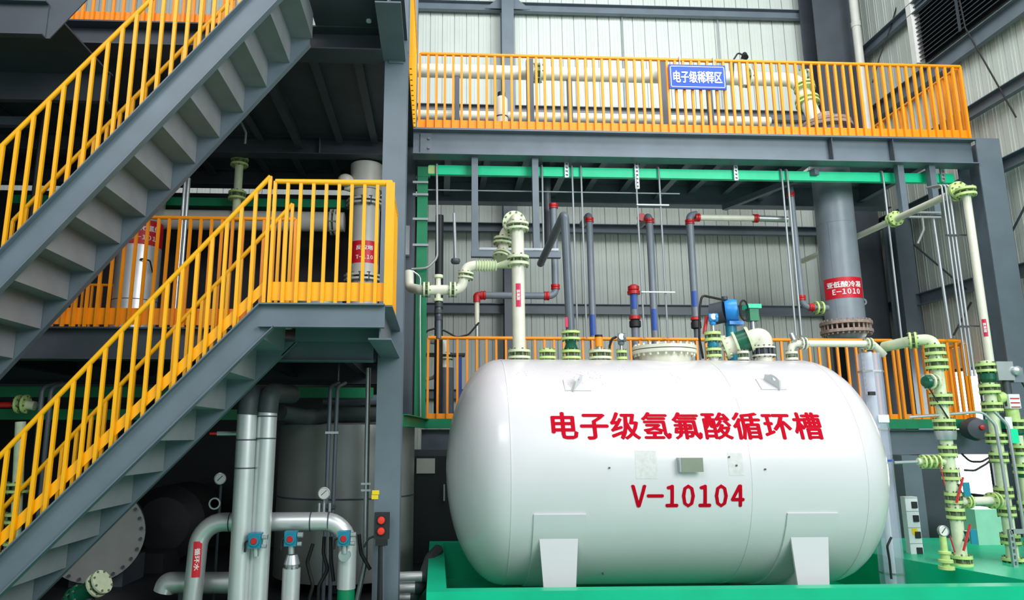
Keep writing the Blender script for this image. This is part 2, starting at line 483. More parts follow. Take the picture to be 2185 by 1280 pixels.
# louvre on the right wall
lv = thing('wall_louvre', 'large dark slatted louvre in a white frame high on the right wall', 'louvre', (XR-0.05, 10.0, 8.2))
z0, z1, ya, yb = 8.15, 9.75, 11.0, 7.6
fr = MB()
fr.box(XR-0.2, XR, ya-0.02, ya+0.1, z0, z1+0.1); fr.box(XR-0.2, XR, yb, ya+0.1, z1, z1+0.1); fr.build('frame', FRAMEW, lv)
MB().box(XR-0.05, XR-0.03, yb, ya, z0, z1).build('backing', SOOT, lv)
pr = None
for k in range(20):
    z = z0+0.02+k*0.08
    mb = MB(); mb.loft([[Vc(XR-0.05, y, z+0.06), Vc(XR-0.05, y, z+0.075), Vc(XR-0.15, y, z+0.015), Vc(XR-0.15, y, z)] for y in (yb, ya)])
    o = mb.build('slat', LOUV, lv)
for y in (10.0, 8.9):
    MB().box(XR-0.17, XR-0.15, y-0.02, y+0.02, z0, z1).build('mullion', LOUV, lv)
solo(MB().tube([atx(2043, -20, XR-0.2), atx(2060, 60, XR-0.2), atx(2168, 250, XR-0.2)], 0.012, 8), 'hanging_cable', RUBBER, 'thin dark cable running down over the louvre', 'cable')
solo(MB().tube([at(1920, -10, 11.6), at(1900, 60, 11.6), at(1876, 125, 11.6), at(1862, 176, 11.6)], 0.012, 8), 'hanging_cable', RUBBER, 'thin dark cable crossing in front of the right wall near the corner column', 'cable')
a, b = at(1820, 0, 11.9), at(1845, 270, 11.9)
dp = thing('downpipe', 'white downpipe running up beside the broad corner column', 'pipe', (a.x, 11.9, 5.9))
MB().cyl((a.x, 11.9, 5.9), (a.x, 11.9, 11.4), 0.075, 18).build('pipe', CREAM, dp)
for z in (7.2, 9.4): MB().cyl((a.x, 11.9, z), (a.x, 11.9, z+0.1), 0.086, 18).build('pipe_socket', CREAM, dp)

# ================================================================== UPPER PLATFORM (over the tank)
UX0, UX1, UY0, UY1, UZ = -0.36, 7.84, 9.3, 11.5, 5.98
up = thing('upper_platform', 'slate grey steel platform above the tank carrying the long orange railing', 'platform', (3.7, 10.4, 5.6))
mb = MB(); mb.ibeam((UX0, UY0+0.1, UZ-0.02), (UX1, UY0+0.1, UZ-0.02), 0.38, 0.24, 0.016, 0.012); mb.build('front_beam', STEEL, up)
mb = MB(); mb.ibeam((UX0, UY1-0.1, UZ-0.02), (UX1, UY1-0.1, UZ-0.02), 0.38, 0.22, 0.016, 0.012); mb.build('back_beam', STEEL, up)
mb = MB(); hx0, hx1 = 5.62, 6.46
for x0, x1, y0, y1 in ((UX0, hx0, UY0, UY1), (hx1, UX1, UY0, UY1), (hx0, hx1, UY0, 9.88), (hx0, hx1, 10.75, UY1)): mb.box(x0, x1, y0, y1, UZ-0.02, UZ)
mb.build('deck_plate', STEEL, up)
for k in range(13):
    x = UX0+0.5+k*0.6
    if 6.0 < x < 6.75: continue
    MB().ibeam((x, UY0+0.12, UZ-0.03), (x, UY1-0.12, UZ-0.03), 0.15 if k % 3 else 0.26, 0.1, 0.01, 0.008).build('joist', STEEL, up)
for px in (1775, 1905):
    x = at(px, 310, UY0).x
    MB().box(x-0.006, x+0.006, UY0-0.012, UY0+0.09, UZ-0.385, UZ-0.04).build('stiffener', STEEL_D, up)
sp = MB(); sp.box(UX0+0.1, UX0+0.26, UY0+0.07, UY0+0.09, UZ-0.36, UZ-0.06); sp.build('splice_plate', STEEL, up)
for z in (UZ-0.14, UZ-0.28): MB().cyl((UX0+0.22, UY0+0.05, z), (UX0+0.22, UY0+0.1, z), 0.02, 6).build('bolt', STEEL, up)
# dark bent frames hanging from the front beam
def hang_frame(label, xs, zb, foot, y=9.42):
    t = thing('pipe_gantry', label, 'steel frame', (xs[0], y, zb))
    for x in xs: MB().box(x-0.045, x+0.045, y-0.045, y+0.045, zb, 5.58).build('hanger_post', STEEL, t)
    if foot: MB().box(foot[0], foot[1], y-0.05, y+0.05, zb-0.09, zb+0.0).build('cross_bar', STEEL, t)
    return t
zb = at(1080, 548, 9.42).z
a, b = at(1013, 500, 9.42).x, at(1143, 450, 9.42).x
hf = hang_frame('slate U shaped frame hanging behind the tall white pipe elbow', (a, b), zb+0.08, (a-0.05, at(1196, 548, 9.42).x))
MB().box(a+0.06, b+0.3, 9.36, 9.37, zb+0.083, zb+0.115).build('light_angle', WIRE, hf)
x = at(1922, 400, 9.42).x
hang_frame('slate hanger post left of the pair under the right end of the upper beam', (at(1925, 420, 9.42).x,), at(1930, 455, 9.42).z, None)
hang_frame('slate hanger post nearest the thick right column under the upper beam', (at(1990, 400, 9.42).x,), at(2000, 460, 9.42).z, None)
mb = MB(); a, b = at(1630, 438, 9.8), at(1760, 350, 9.45); mb.bar((a.x, 11.2, 5.5), (b.x-0.1, 9.5, 5.5), 0.09, 0.09)
solo(mb, 'diagonal_brace', STEEL, 'slate diagonal brace under the upper platform left of the grey cooler', 'brace')

zr = 7.14
railing('long orange railing with many balusters along the upper platform edge', [(UX0+0.08, UY0+0.05, UZ), (UX1-0.04, UY0+0.05, UZ)],
        [(UX0+0.08, UY0+0.05, zr), (UX1-0.04, UY0+0.05, zr)], [67], m=ORANGE_DIM, bw=0.034, toe=(0.0, 0.15), rr=0.026)
railing('orange side railing at the right end of the upper platform, running back to the wall', [(UX1-0.04, UY0+0.12, UZ), (UX1-0.04, UY1, UZ)],
        [(UX1-0.04, UY0+0.12, zr), (UX1-0.04, UY1, zr)], [14], m=ORANGE_DIM, bw=0.03, toe=(0.0, 0.15), rr=0.026)
railing('orange railing seen edge on at the upper platform left end beside the main column', [(UX0+0.02, 7.7, UZ), (UX0+0.02, UY0, UZ)],
        [(UX0+0.02, 7.7, zr), (UX0+0.02, UY0, zr)], [12], m=ORANGE, bw=0.03, toe=(0.0, 0.2), rr=0.03)
# sign
a, b = at(1425, 136, UY0), at(1551, 194, UY0)
sg = thing('area_sign', 'blue enamel sign with white characters hung on the upper orange railing', 'sign', ((a.x+b.x)/2, UY0, b.z))
cx, cz, sw, sh = (a.x+b.x)/2, (a.z+b.z)/2, (b.x-a.x)*0.99, (a.z-b.z)*0.93
MB().box(cx-sw/2, cx+sw/2, UY0-0.012, UY0+0.01, cz-sh/2, cz+sh/2).build('panel', BLUE, sg)
fb = MB()
iw, ih, t_ = sw/2-0.02, sh/2-0.025, 0.009
fb.box(cx-iw, cx+iw, UY0-0.016, UY0-0.01, cz+ih-t_, cz+ih); fb.box(cx-iw, cx+iw, UY0-0.016, UY0-0.01, cz-ih, cz-ih+t_)
fb.box(cx-iw, cx-iw+t_, UY0-0.016, UY0-0.01, cz-ih, cz+ih); fb.box(cx+iw-t_, cx+iw, UY0-0.016, UY0-0.01, cz-ih, cz+ih)
fb.build('border_line', WLET, sg)
letters_map('lettering', '电子级稀释区', sw*0.86, sh*0.5, flat_map((cx, UY0-0.013, cz-0.005), (1, 0, 0), (0, 0, 1)), WLET, sg, 0.004, bold=0.028)
for dx in (-0.3, 0.3): MB().box(cx+dx*sw, cx+dx*sw+0.012, UY0-0.005, UY0+0.04, cz+sh/2-0.01, zr+0.03).build('hook', CHROME, sg)

# ================================================================== LOWER PLATFORM (behind the tank)
LY, LZ, LX1 = 9.6, 1.93, 7.2
lp = thing('lower_platform', 'narrow walkway behind the tank edged with green channel and orange railing', 'platform', (3.4, 10.3, 1.6))
MB().channel((-0.16, LY, LZ), (XR-0.15, LY, LZ), 0.13, 0.06, 0.012, -1).build('edge_channel', GREEND, lp)
MB().box(-0.2, XR-0.1, LY+0.02, LY+1.4, LZ-0.03, LZ-0.005).build('deck_plate', STEEL_D, lp)
MB().ibeam((-0.2, LY+0.15, LZ-0.14), (XR-0.1, LY+0.15, LZ-0.14), 0.34, 0.2, 0.014, 0.01).build('support_beam', STEEL, lp)
MB().channel((-0.16, LY, LZ), (-0.36, 7.6, LZ+0.0), 0.13, 0.06, 0.012, -1).build('return_channel', GREEND, lp)
railing('orange railing along the lower walkway, half hidden behind the white tank', [(-0.12, LY+0.03, LZ), (6.45, LY+0.03, LZ)],
        [(-0.12, LY+0.03, 3.03), (6.45, LY+0.03, 3.03)], [49], m=ORANGE_DIM, bw=0.03, toe=(0.0, 0.07), rr=0.026)
# rounded end of the railing
bp, tp = [], []
for k in range(13):
    a = -pi/2 + k*pi/2/6 if k < 7 else 0
    if k < 7: p = Vc(7.25+0.55*cos(a), LY+0.58+0.55*sin(a), LZ)
    else: p = Vc(7.80, LY+0.58+(k-6)*0.12, LZ)
    bp.append(p)
bp = [Vc(6.52+k*0.13, LY+0.03, LZ) for k in range(6)]+bp
tp = [p+Vc(0, 0, 1.1) for p in bp]
railing('orange railing with a rounded corner at the right end of the lower walkway', bp, tp, [1]*(len(bp)-1), m=ORANGE_DIM, bw=0.034, toe=(0.0, 0.07), rr=0.028)
# dark cabinet door under it
cb = thing('cabinet', 'dark grey cabinet with glazed door between the main column and the tank', 'cabinet', (-0.02, 9.2, 0))
a, b = at(886, 963, 9.2), at(952, 1180, 9.2)
MB().box(a.x-0.02, b.x+0.3, 9.22, 9.5, 0, a.z+0.02).build('body', STEEL_D, cb)
MB().box(a.x, b.x+0.2, 9.19, 9.22, 0.15, a.z-0.06).build('door', SOOT, cb)
c, d = at(889, 978, 9.18), at(928, 1010, 9.18)
MB().box(c.x, d.x, 9.182, 9.19, d.z, c.z).build('paper_notice', CREAM, cb)
MB().box(b.x-0.04, b.x-0.02, 9.15, 9.19, 0.9, 1.1).build('handle', WIRE, cb)

# ================================================================== STAIRS AND LANDINGS (left)
YS, YF = 5.8, 6.68          # near and far stringer planes
LZL, UZF = 2.775, 6.06      # landing and upper floor levels
def flight(label, p, q, sv, nst, off, name='staircase'):
    """p, q: ends of the near stringer's top edge; sv: vertical stringer depth"""
    t = thing(name, label, 'staircase', (p.x, (YS+YF)/2, max(0, p.z-0.3)))
    for y, s in ((YS, 1), (YF, -1)):
        mb = MB(); a, b = Vc(p.x, y, p.z), Vc(q.x, y, q.z)
        o = -0.07*s
        pr_ = [(0, 0), (0, -sv), (o, -sv), (o, -sv+0.016), (0.012*-s, -sv+0.016), (0.012*-s, -0.016), (o, -0.016), (o, 0)]
        mb.loft([[Vc(e.x, y+u, e.z+w) for u, w in pr_] for e in (a, b)])
        mb.build('stringer', STEEL, t)
    rise = (q.z-p.z)/nst; run = (q.x-p.x)/nst
    pr = None
    for k in range(nst):
        x0, z = p.x+run*k, p.z+rise*k
        mb = MB()
        mb.box(x0+run*0.0+0.02, x0+run+0.025, YS+0.008, YF-0.008, z+off-0.008, z+off)
        mb.box(x0+run+0.015, x0+run+0.025, YS+0.008, YF-0.008, z+off, z+rise+off-0.008)
        if pr is None: o = mb.build('step', TREAD, t); pr = o
        else:
            mb.bm.free(); child_copy(pr, t, Vc(run*k, 0, rise*k))
    return t
# lower flight
a, b = at(0, 1190, YS), at(556, 655, YS); sl = (b.z-a.z)/(b.x-a.x)
p = Vc(a.x-a.z/sl+0.02, YS, 0.02); q = Vc(b.x, YS, LZL)
flight('lower steel stair flight rising from the floor to the landing', p, q, 0.335, 10, 0.0)
ta, tb = at(0, 968, YS), at(566, 384, YS); ts = (tb.z-ta.z)/(tb.x-ta.x)
def tline(x): return ta.z+ts*(x-ta.x)
def lower_rail(label, y, x0, x1, n, m):
    f = lambda x: p.z+sl*(x-p.x)
    railing(label, [(x0, y, f(x0)), (x1, y, f(x1))], [(x0, y, tline(x0)), (x1, y, tline(x1))], [n], 'stair_railing', m, toe=(0.12, 0.23))
lower_rail('near orange yellow handrail of the lower stair flight', YS+0.03, p.x+0.1, b.x+0.015, 22, ORANGE)
lower_rail('far orange handrail of the lower stair flight, seen behind the near one', YF-0.03, p.x+0.1, b.x+0.04, 22, ORANGE)
# upper flight
a2, b2 = at(0, 545, YS), at(530, 0, YS); s2 = (b2.z-a2.z)/(b2.x-a2.x)
PZ2 = LZL-0.31
p2 = Vc(a2.x-(a2.z-PZ2)/s2, YS, PZ2); q2 = Vc(p2.x+(UZF-PZ2)/s2, YS, UZF)
flight('upper steel stair flight rising from the landing level to the upper floor', p2, q2, 0.39, 13, -0.05)
ta2, tb2 = at(0, 308, YS), at(314, 0, YS); ts2 = (tb2.z-ta2.z)/(tb2.x-ta2.x)
def upper_rail(label, y, m):
    f = lambda x: p2.z+s2*(x-p2.x)
    g = lambda x: ta2.z+ts2*(x-ta2.x)
    x0, x1 = p2.x+0.1, q2.x-0.02
    railing(label, [(x0, y, f(x0)), (x1, y, f(x1))], [(x0, y, g(x0)), (x1, y, g(x1))], [24], 'stair_railing', m, toe=(0.0, 0.11))
upper_rail('near orange yellow handrail of the upper stair flight', YS+0.03, ORANGE)
upper_rail('far orange handrail of the upper stair flight, seen behind the near one', YF-0.03, ORANGE)

# landing in front of the main column
LXa, LXb = b.x, -0.375
ld = thing('stair_landing', 'slate steel landing at the top of the lower stair flight', 'landing', ((LXa+LXb)/2, 6.4, 2.5))
MB().channel((LXa, YS, LZL), (LXb-0.06, YS, LZL), 0.2, 0.07, 0.012, 1).build('front_channel', STEEL, ld)
for y in (YS-0.012, YF):
    mb = MB(); mb.loft([[Vc(q.x, yy, q.z-0.2), Vc(q.x+0.135/sl, yy, q.z-0.2), Vc(q.x, yy, q.z-0.335)] for yy in (y, y+0.012)]); mb.build('mitre_plate', STEEL, ld)
    mb = MB(); f_ = 0.058 if y < YF-0.1 else -0.07
    mb.loft([[Vc(q.x, yy, q.z-0.335), Vc(q.x+0.135/sl, yy, q.z-0.2), Vc(q.x+0.135/sl, yy, q.z-0.19), Vc(q.x, yy, q.z-0.322)] for yy in ((y-f_, y) if f_ > 0 else (y, y+0.07))]); mb.build('mitre_flange', STEEL, ld)
MB().box(LXb-0.075, LXb-0.0, YS+0.005, YS+0.03, LZL, at(700, 386, YS).z).build('end_post', ORANGE, ld)
MB().box(LXa, LXb, YS+0.01, 7.12, LZL-0.012, LZL).build('deck_plate', STEEL, ld)
MB().ibeam((LXb-0.1, YS+0.02, LZL-0.0), (LXb-0.1, 7.2, LZL-0.0), 0.29, 0.19, 0.014, 0.012).build('bracket_beam', STEEL, ld)
MB().bar((LXa+0.12, YF, LZL-0.1), (LXb-0.1, YF, LZL-0.1), 0.012, 0.19).build('rear_channel', STEEL, ld)
MB().ibeam((LXa-0.1, 6.95, LZL-0.14), (LXb-0.25, 6.95, LZL-0.14), 0.22, 0.14, 0.012, 0.01).build('cross_beam', STEEL, ld)
ra, rb = LXa+0.06, LXb-0.01
ztop = at(700, 386, YS).z
railing('orange yellow railing around the stair landing, turning back at the main column', [(ra, YS+0.03, LZL), (rb-0.03, YS+0.03, LZL), (rb-0.03, 6.75, LZL)],
        [(ra, YS+0.03, ztop), (rb-0.03, YS+0.03, ztop), (rb-0.03, 6.75, ztop)], [9, 9], m=ORANGE, toe=(0.04, 0.2))
# middle floor behind the stairs
MX0 = -8.8
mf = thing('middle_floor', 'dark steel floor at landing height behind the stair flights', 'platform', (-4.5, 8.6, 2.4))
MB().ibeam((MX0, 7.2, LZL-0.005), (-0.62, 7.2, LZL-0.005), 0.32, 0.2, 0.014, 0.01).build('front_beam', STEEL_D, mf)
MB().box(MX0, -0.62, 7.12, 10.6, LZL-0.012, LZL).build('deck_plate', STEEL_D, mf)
MB().box(MX0, -4.2, 5.9, 7.12, LZL-0.35, LZL-0.33).build('stair_foot_plate', STEEL_D, mf)
for k in range(8):
    MB().ibeam((MX0+0.4+k*1.05, 7.3, LZL-0.02), (MX0+0.4+k*1.05, 10.5, LZL-0.02), 0.2, 0.1, 0.012, 0.01).build('joist', STEEL_D, mf)
MB().ibeam((MX0, 10.5, LZL-0.005), (-0.62, 10.5, LZL-0.005), 0.32, 0.2, 0.014, 0.01).build('back_beam', STEEL_D, mf)
xa, xb = at(60, 697, 7.14).x, at(620, 697, 7.14).x
mz = at(450, 465, 7.14).z
railing('orange railing of the middle floor, behind the two stair flights', [(xa, 7.15, LZL), (xb, 7.15, LZL)], [(xa, 7.15, mz), (xb, 7.15, mz)], [24], m=ORANGE_DIM, toe=(0.03, 0.2))
railing('far orange railing seen small below the upper stair flight', [(-7.2, 7.6, LZL), (-5.9, 10.2, LZL), (-4.6, 10.2, LZL)], [(-7.2, 7.6, 3.85), (-5.9, 10.2, 3.85), (-4.6, 10.2, 3.85)], [18, 10], m=ORANGE_DIM, toe=(0.03, 0.2))

# upper floor
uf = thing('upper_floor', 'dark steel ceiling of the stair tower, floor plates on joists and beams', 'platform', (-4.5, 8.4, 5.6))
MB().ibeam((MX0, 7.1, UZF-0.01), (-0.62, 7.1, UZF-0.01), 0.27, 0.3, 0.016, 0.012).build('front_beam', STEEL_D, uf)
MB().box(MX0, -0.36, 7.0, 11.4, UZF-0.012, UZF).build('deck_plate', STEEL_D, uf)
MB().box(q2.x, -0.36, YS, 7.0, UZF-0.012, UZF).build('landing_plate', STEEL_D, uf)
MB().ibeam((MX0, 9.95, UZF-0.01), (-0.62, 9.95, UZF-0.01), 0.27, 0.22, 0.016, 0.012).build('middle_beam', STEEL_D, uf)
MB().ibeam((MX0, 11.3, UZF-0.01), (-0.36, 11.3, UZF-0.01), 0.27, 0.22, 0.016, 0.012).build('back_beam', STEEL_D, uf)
xs = [at(640, 290, 9.8).x, at(726, 279, 9.8).x, at(558, 279, 9.8).x, at(800, 279, 9.8).x]
for k, x in enumerate(xs+[-3.5, -4.3, -5.1, -5.9, -6.7]):
    MB().ibeam((x, 7.15, UZF-0.012), (x, 9.85, UZF-0.012), 0.2 if k == 0 else 0.1, 0.1, 0.012, 0.01).build('joist', STEEL_D, uf)
    MB().ibeam((x-0.2, 10.05, UZF-0.012), (x-0.2, 11.2, UZF-0.012), 0.12, 0.1, 0.012, 0.01).build('joist', STEEL_D, uf)
for px, py in ((648, 40), (787, 43)):
    a = atz(px, py, UZF-0.012)
    lab(MB().cyl(a, a-Vc(0, 0, 0.02), 0.028, 14).build('downlight', PANELW, uf), 'small round white lamp in the soffit')
x = at(682, 310, 9.84).x
MB().box(x-0.006, x+0.006, 9.84, 9.95, UZF-0.27, UZF-0.02).build('stiffener', STEEL, uf)
mb = MB(); mb.ibeam((-0.5, 6.12, 6.07), (-0.5, 7.2, 6.07), 0.28, 0.25, 0.016, 0.012)
solo(mb, 'bracket_beam', STEEL, 'slate bracket beam sticking out from the main column at the top of the picture', 'bracket')
xa, xb = at(135, 60, 7.05).x, at(520, 60, 7.05).x
railing('orange railing at the top left on the edge of the upper floor', [(xa, 7.0, UZF), (xb, 7.0, UZF)], [(xa, 7.0, 7.16), (xb, 7.0, 7.16)], [18], m=ORANGE_DIM, toe=(0.0, 0.13))
# foot of the next flight, top left corner
nf = thing('upper_staircase', 'dark foot of the next stair flight in the top left corner', 'stair', (-5, 6.2, 6.1))
a, b, c = at(-60, 78, YS), at(98, 78, YS), at(185, -10, YS)
MB().channel((a.x-1.2, YS, a.z+0.33), (b.x, YS, a.z+0.33), 0.33, 0.07, 0.012, 1).build('stringer', STEEL_D, nf)
d = (c-b).normalized()
mb = MB()
mb.loft([[Vc(b.x-0.02, y, a.z), Vc(b.x+0.03, y, a.z), c+Vc(0.5, y-YS, 0.64), c+Vc(0.12, y-YS, 0.64), Vc(b.x-0.16, y, a.z+0.33), Vc(b.x-0.2, y, a.z+0.33)] for y in (YS, YS+0.012)]); mb.build('rising_stringer', STEEL_D, nf)
MB().box(a.x-1.2, b.x, YS+0.02, YF+0.3, a.z+0.3, a.z+0.32).build('floor_plate', STEEL_D, nf)
MB().channel((a.x-1.2, YF+0.3, a.z+0.33), (b.x, YF+0.3, a.z+0.33), 0.33, 0.07, 0.012, -1).build('far_stringer', STEEL_D, nf)

# black sheet added so the back of the stair tower stays dark
struct(MB().box(-9, -0.35, 11.6, 11.66, 0, UZF-0.3), 'wall_shade_backdrop', SOOT)
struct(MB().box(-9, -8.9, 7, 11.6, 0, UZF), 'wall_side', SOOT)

# ================================================================== THE WHITE TANK AND ITS BASIN
TY, TR, TZ = 7.6, 1.144, 1.368
TX0, TX1, HD = 0.68, 3.96, 0.572
def on_tank(px, py):
    d = ray(px, py); a = d.y**2+d.z**2; oy, oz = EYE.y-TY, EYE.z-TZ
    b_ = 2*(d.y*oy+d.z*oz); c_ = oy*oy+oz*oz-TR*TR
    t = (-b_-sqrt(max(0, b_*b_-4*a*c_)))/(2*a); return EYE+d*t
def tank_map(px, py, up_scale=1):
    o = on_tank(px, py); th0 = math.atan2(o.z-TZ, TY-o.y)
    def fn(x, y, d):
        th = th0+y/TR; return Vc(o.x+x, TY-(TR+d)*cos(th), TZ+(TR+d)*sin(th))
    return fn
tk = thing('storage_tank', 'big glossy white horizontal storage tank with red characters', 'tank', ((TX0+TX1)/2, TY, 0.1))
prof = []
for k in range(13): a = pi/2*k/12; prof.append((TR*sin(a), TX0-HD*cos(a)))
for k in range(1, 20): prof.append((TR, TX0+(TX1-TX0)*k/20))
for k in range(13): a = pi/2*k/12; prof.append((TR*cos(a), TX1+HD*sin(a)))
MB().lathe((0, TY, TZ), (1, 0, 0), prof, 96).build('shell', TANKW, tk)
xw = on_tank(1604, 1000).x
for x in (TX0, xw, TX1):
    MB().lathe((x-0.008, TY, TZ), (1, 0, 0), [(TR-0.004, 0), (TR+0.0035, 0.003), (TR+0.0035, 0.013), (TR-0.004, 0.016)], 96).build('weld_seam', TANKW, tk)
a, b, c, d = on_tank(1178, 908), on_tank(1757, 912), on_tank(1450, 879), on_tank(1450, 938)
letters_map('lettering', '电子级氢氟酸循环槽', b.x-a.x, TR*(math.atan2(c.z-TZ, TY-c.y)-math.atan2(d.z-TZ, TY-d.y)),
            tank_map(1467.5, 908), REDT, tk, 0.004, bold=0.028, spacing=1.08, cut=0.035)
a, b, c, d = on_tank(1347, 1058), on_tank(1589, 1058), on_tank(1450, 1034), on_tank(1450, 1083)
letters_map('lettering', 'Ｖ－１０１０４', b.x-a.x, TR*(math.atan2(c.z-TZ, TY-c.y)-math.atan2(d.z-TZ, TY-d.y)),
            tank_map(1468, 1058), REDT, tk, 0.004, bold=0.036, spacing=0.56, cut=0.03)
# nameplate on its bracket, old sticker patches, pins
o = on_tank(1471, 991)
npl = MB().box(o.x-0.1, o.x+0.1, o.y-0.075, o.y-0.06, o.z-0.062, o.z+0.062).build('nameplate', PLATE, tk)
MB().box(o.x-0.112, o.x-0.096, o.y-0.072, o.y+0.02, o.z-0.062, o.z+0.062).build('plate_bracket', CHROME, npl)
PATCH = mat('faded_sticker_patch', (212, 211, 209), 0.6, var=0.08, scale=30)
for (px, py, w, h) in ((1379, 991, 0.2, 0.25), (1570, 990, 0.14, 0.2)):
    fn = tank_map(px, py); mb = MB()
    mb.loft([[fn(s*w/2, h*(k/8-0.5), e) for s, e in ((-1, -0.002), (-1, 0.0012), (1, 0.0012), (1, -0.002))] for k in range(9)])
    lab(mb.build('faded_sticker', PATCH, tk), 'faded sticker remains on the tank shell')
for px, py in ((1300, 998), (1632, 1001), (1286, 1222), (1555, 975), (1571, 993)):
    o = on_tank(px, py); n = Vc(0, o.y-TY, o.z-TZ).normalized()
    MB().cyl(o-n*0.01, o+n*0.016, 0.008, 8).build('pin', STEEL_D, tk)
# lifting lugs on pads
def lug(px, py, mirror):
    fn = tank_map(px, py)
    mb = MB(); mb.loft([[fn(s*0.125, 0.16*(k/6-0.5), e) for s, e in ((-1, -0.002), (-1, 0.010), (1, 0.010), (1, -0.002))] for k in range(7)])
    pad = mb.build('lug_pad', TANKW, tk)
    mb = MB(); o = fn(0, 0, 0); up = (fn(0, 0, 1)-o).normalized(); al = (fn(0, 0.01, 0)-o).normalized()
    # upright ear standing across the axis with a hole
    N = 20; outer, inner = [], []
    for k in range(N):
        a_ = 2*pi*k/N
        ux, uy = 0.032*cos(a_), 0.032*sin(a_)
        inner.append((0.018*cos(a_)-0.01, 0.075+0.018*sin(a_)))
        h = 0.075+0.045*sin(a_); w_ = (0.05*cos(a_) if sin(a_) > 0 else 0.075*cos(a_))
        if sin(a_) < -0.2: h = 0.005
        outer.append((w_-0.01, h))
    rings = []
    for sgn in (-1, 1):
        off = Vc(sgn*0.012, 0, 0)
        rings.append(off)
    def P3(q, off):
        # blade lies in the plane of axis tangent 'al' turned 35 deg towards X
        t = (al*cos(0.6)+Vc(1, 0, 0)*sin(0.6)*mirror).normalized()
        nn = t.cross(up).normalized()
        return o+t*q[0]*1.3+up*q[1]+nn*off
    ls = [[P3(q, s) for q in outer] for s in (-0.012, 0.012)]
    li = [[P3(q, s) for q in inner] for s in (-0.012, 0.012)]
    ring = [ls[0], ls[1], li[1], li[0], ls[0]]
    mb.loft(ring, cap=False); bmesh.ops.remove_doubles(mb.bm, verts=mb.bm.verts, dist=1e-5)
    mb.build('lifting_lug', TANKW, tk)
lug(1231, 822, 1); lug(1645, 820, -1)
# saddles
for px0, px1, pt in ((1142, 1246, 1), (1678, 1786, 1)):
    xc = (on_tank(px0, 1105).x+on_tank(px1, 1105).x)/2; w = 0.47
    th0, th1 = radians(-152), radians(-18)
    mb = MB(); rings = []
    for k in range(25):
        th = th0+(th1-th0)*k/24
        rings.append([Vc(xc+s*w/2, TY-(TR+e)*cos(th), TZ+(TR+e)*sin(th)) for s, e in ((-1, -0.002), (-1, 0.014), (1, 0.014), (1, -0.002))])
    mb.loft(rings); mb.build('wrapper_plate', TANKW, tk)
    mb = MB()
    # upright saddle: end plates front and back and a web
    for sy in (-1, 1):
        yo = TY+sy*0.99
        zt = TZ-sqrt(TR**2-0.99**2)+0.06
        mb.loft([[Vc(xc-0.18, yo-0.012, zt), Vc(xc+0.18, yo-0.012, zt), Vc(xc+0.12, yo-0.012, 0.0), Vc(xc-0.12, yo-0.012, 0.0)], [Vc(xc-0.18, yo+0.012, zt), Vc(xc+0.18, yo+0.012, zt), Vc(xc+0.12, yo+0.012, 0.0), Vc(xc-0.12, yo+0.012, 0.0)]])
    pts = [Vc(xc, TY+TR*1.003*sin(a_)*0.865, TZ-TR*1.003*sqrt(1-(sin(a_)*0.865)**2)) for a_ in [pi*(k/16-0.5) for k in range(17)]]
    web = [Vc(-0.01, TY-0.99, 0)]+[Vc(-0.01, q.y, q.z) for q in pts]+[Vc(-0.01, TY+0.99, 0)]
    mb.loft([[Vc(xc-0.01, q.y, q.z) for q in web], [Vc(xc+0.01, q.y, q.z) for q in web]])
    sd = mb.build('saddle', TANKW, tk)
# basin
BZ = 0.425
bs = thing('containment_basin', 'low green coated containment basin around the foot of the tank', 'basin', (2.3, 6.3, 0))
MB().box(-0.07, 8.45, 6.22, 6.36, 0, BZ).build('front_wall', BASIN, bs)
MB().box(-0.07, 0.1, 6.36, 9.1, 0, BZ).build('left_wall', BASIN, bs)
MB().box(0.1, 5.2, 8.95, 9.1, 0, BZ).build('back_wall', BASIN, bs)
mb = MB(); mb.loft([[Vc(5.35, 6.36, z), Vc(8.45, 6.36, z), Vc(8.45, 9.1, z), Vc(4.75, 9.1, z), Vc(4.75, 8.2, z)] for z in (0, BZ)]); mb.build('right_plinth', BASIN, bs)
MB().box(0.1, 5.3, 6.36, 8.95, 0.0, 0.012).build('basin_floor', BASIN, bs)

# ------------------------------------------------------------------ fittings on top of the tank
ZT = TZ+TR
def tank_x(px): return at(px, 766, TY).x
def nozzle(t, x, R, r, y=TY, m=LIME, h=0.06, core=None, n=8):
    MB().cyl((x, y, TZ+sqrt(TR**2-(y-TY)**2)-0.02), (x, y, ZT+h-0.02), r, 20).build('nozzle', TANKW, t)
    fpair(t, (x, y, ZT+h), (0, 0, 1), R, r, 0.07, 0.026, m, core, n)
# main white riser with flanged bend
x = tank_x(1108); t = thing('white_riser_pipe', 'tall white riser pipe with pale flanges and magenta label, left on the tank', 'pipe', (x, TY, ZT))
nozzle(t, x, 0.122, 0.07, m=PALEG)
zb_ = at(1104, 463, TY).z
MB().tube([(x, TY, ZT+0.1), (x, TY, zb_), (x-0.02, TY+0.42, zb_+0.02)], 0.071, 22, 0.15).build('pipe', WHITE, t)
fpair(t, (x, TY, at(1107, 557, TY).z), (0, 0, 1), 0.125, 0.07, 0.075, 0.03, PALEG)
fpair(t, (x, TY, at(1104, 484, TY).z), (0, 0, 1), 0.128, 0.07, 0.06, 0.026, PALEG)
fpair(t, (x-0.01, TY+0.25, zb_+0.01), (-0.03, 1, 0.03), 0.135, 0.07, 0.05, 0.026, PALEG, n=10)
MB().tube([(x-0.02, TY+0.40, zb_+0.02), (x-0.10, TY+0.5, zb_-0.06), (x-0.13, TY+0.48, zb_-0.32)], 0.066, 18, 0.08).build('return_bend', WHITE, t)
fpair(t, (x-0.115, TY+0.48, zb_-0.15), (-0.1, 0, -1), 0.12, 0.066, 0.05, 0.024, PALEG)
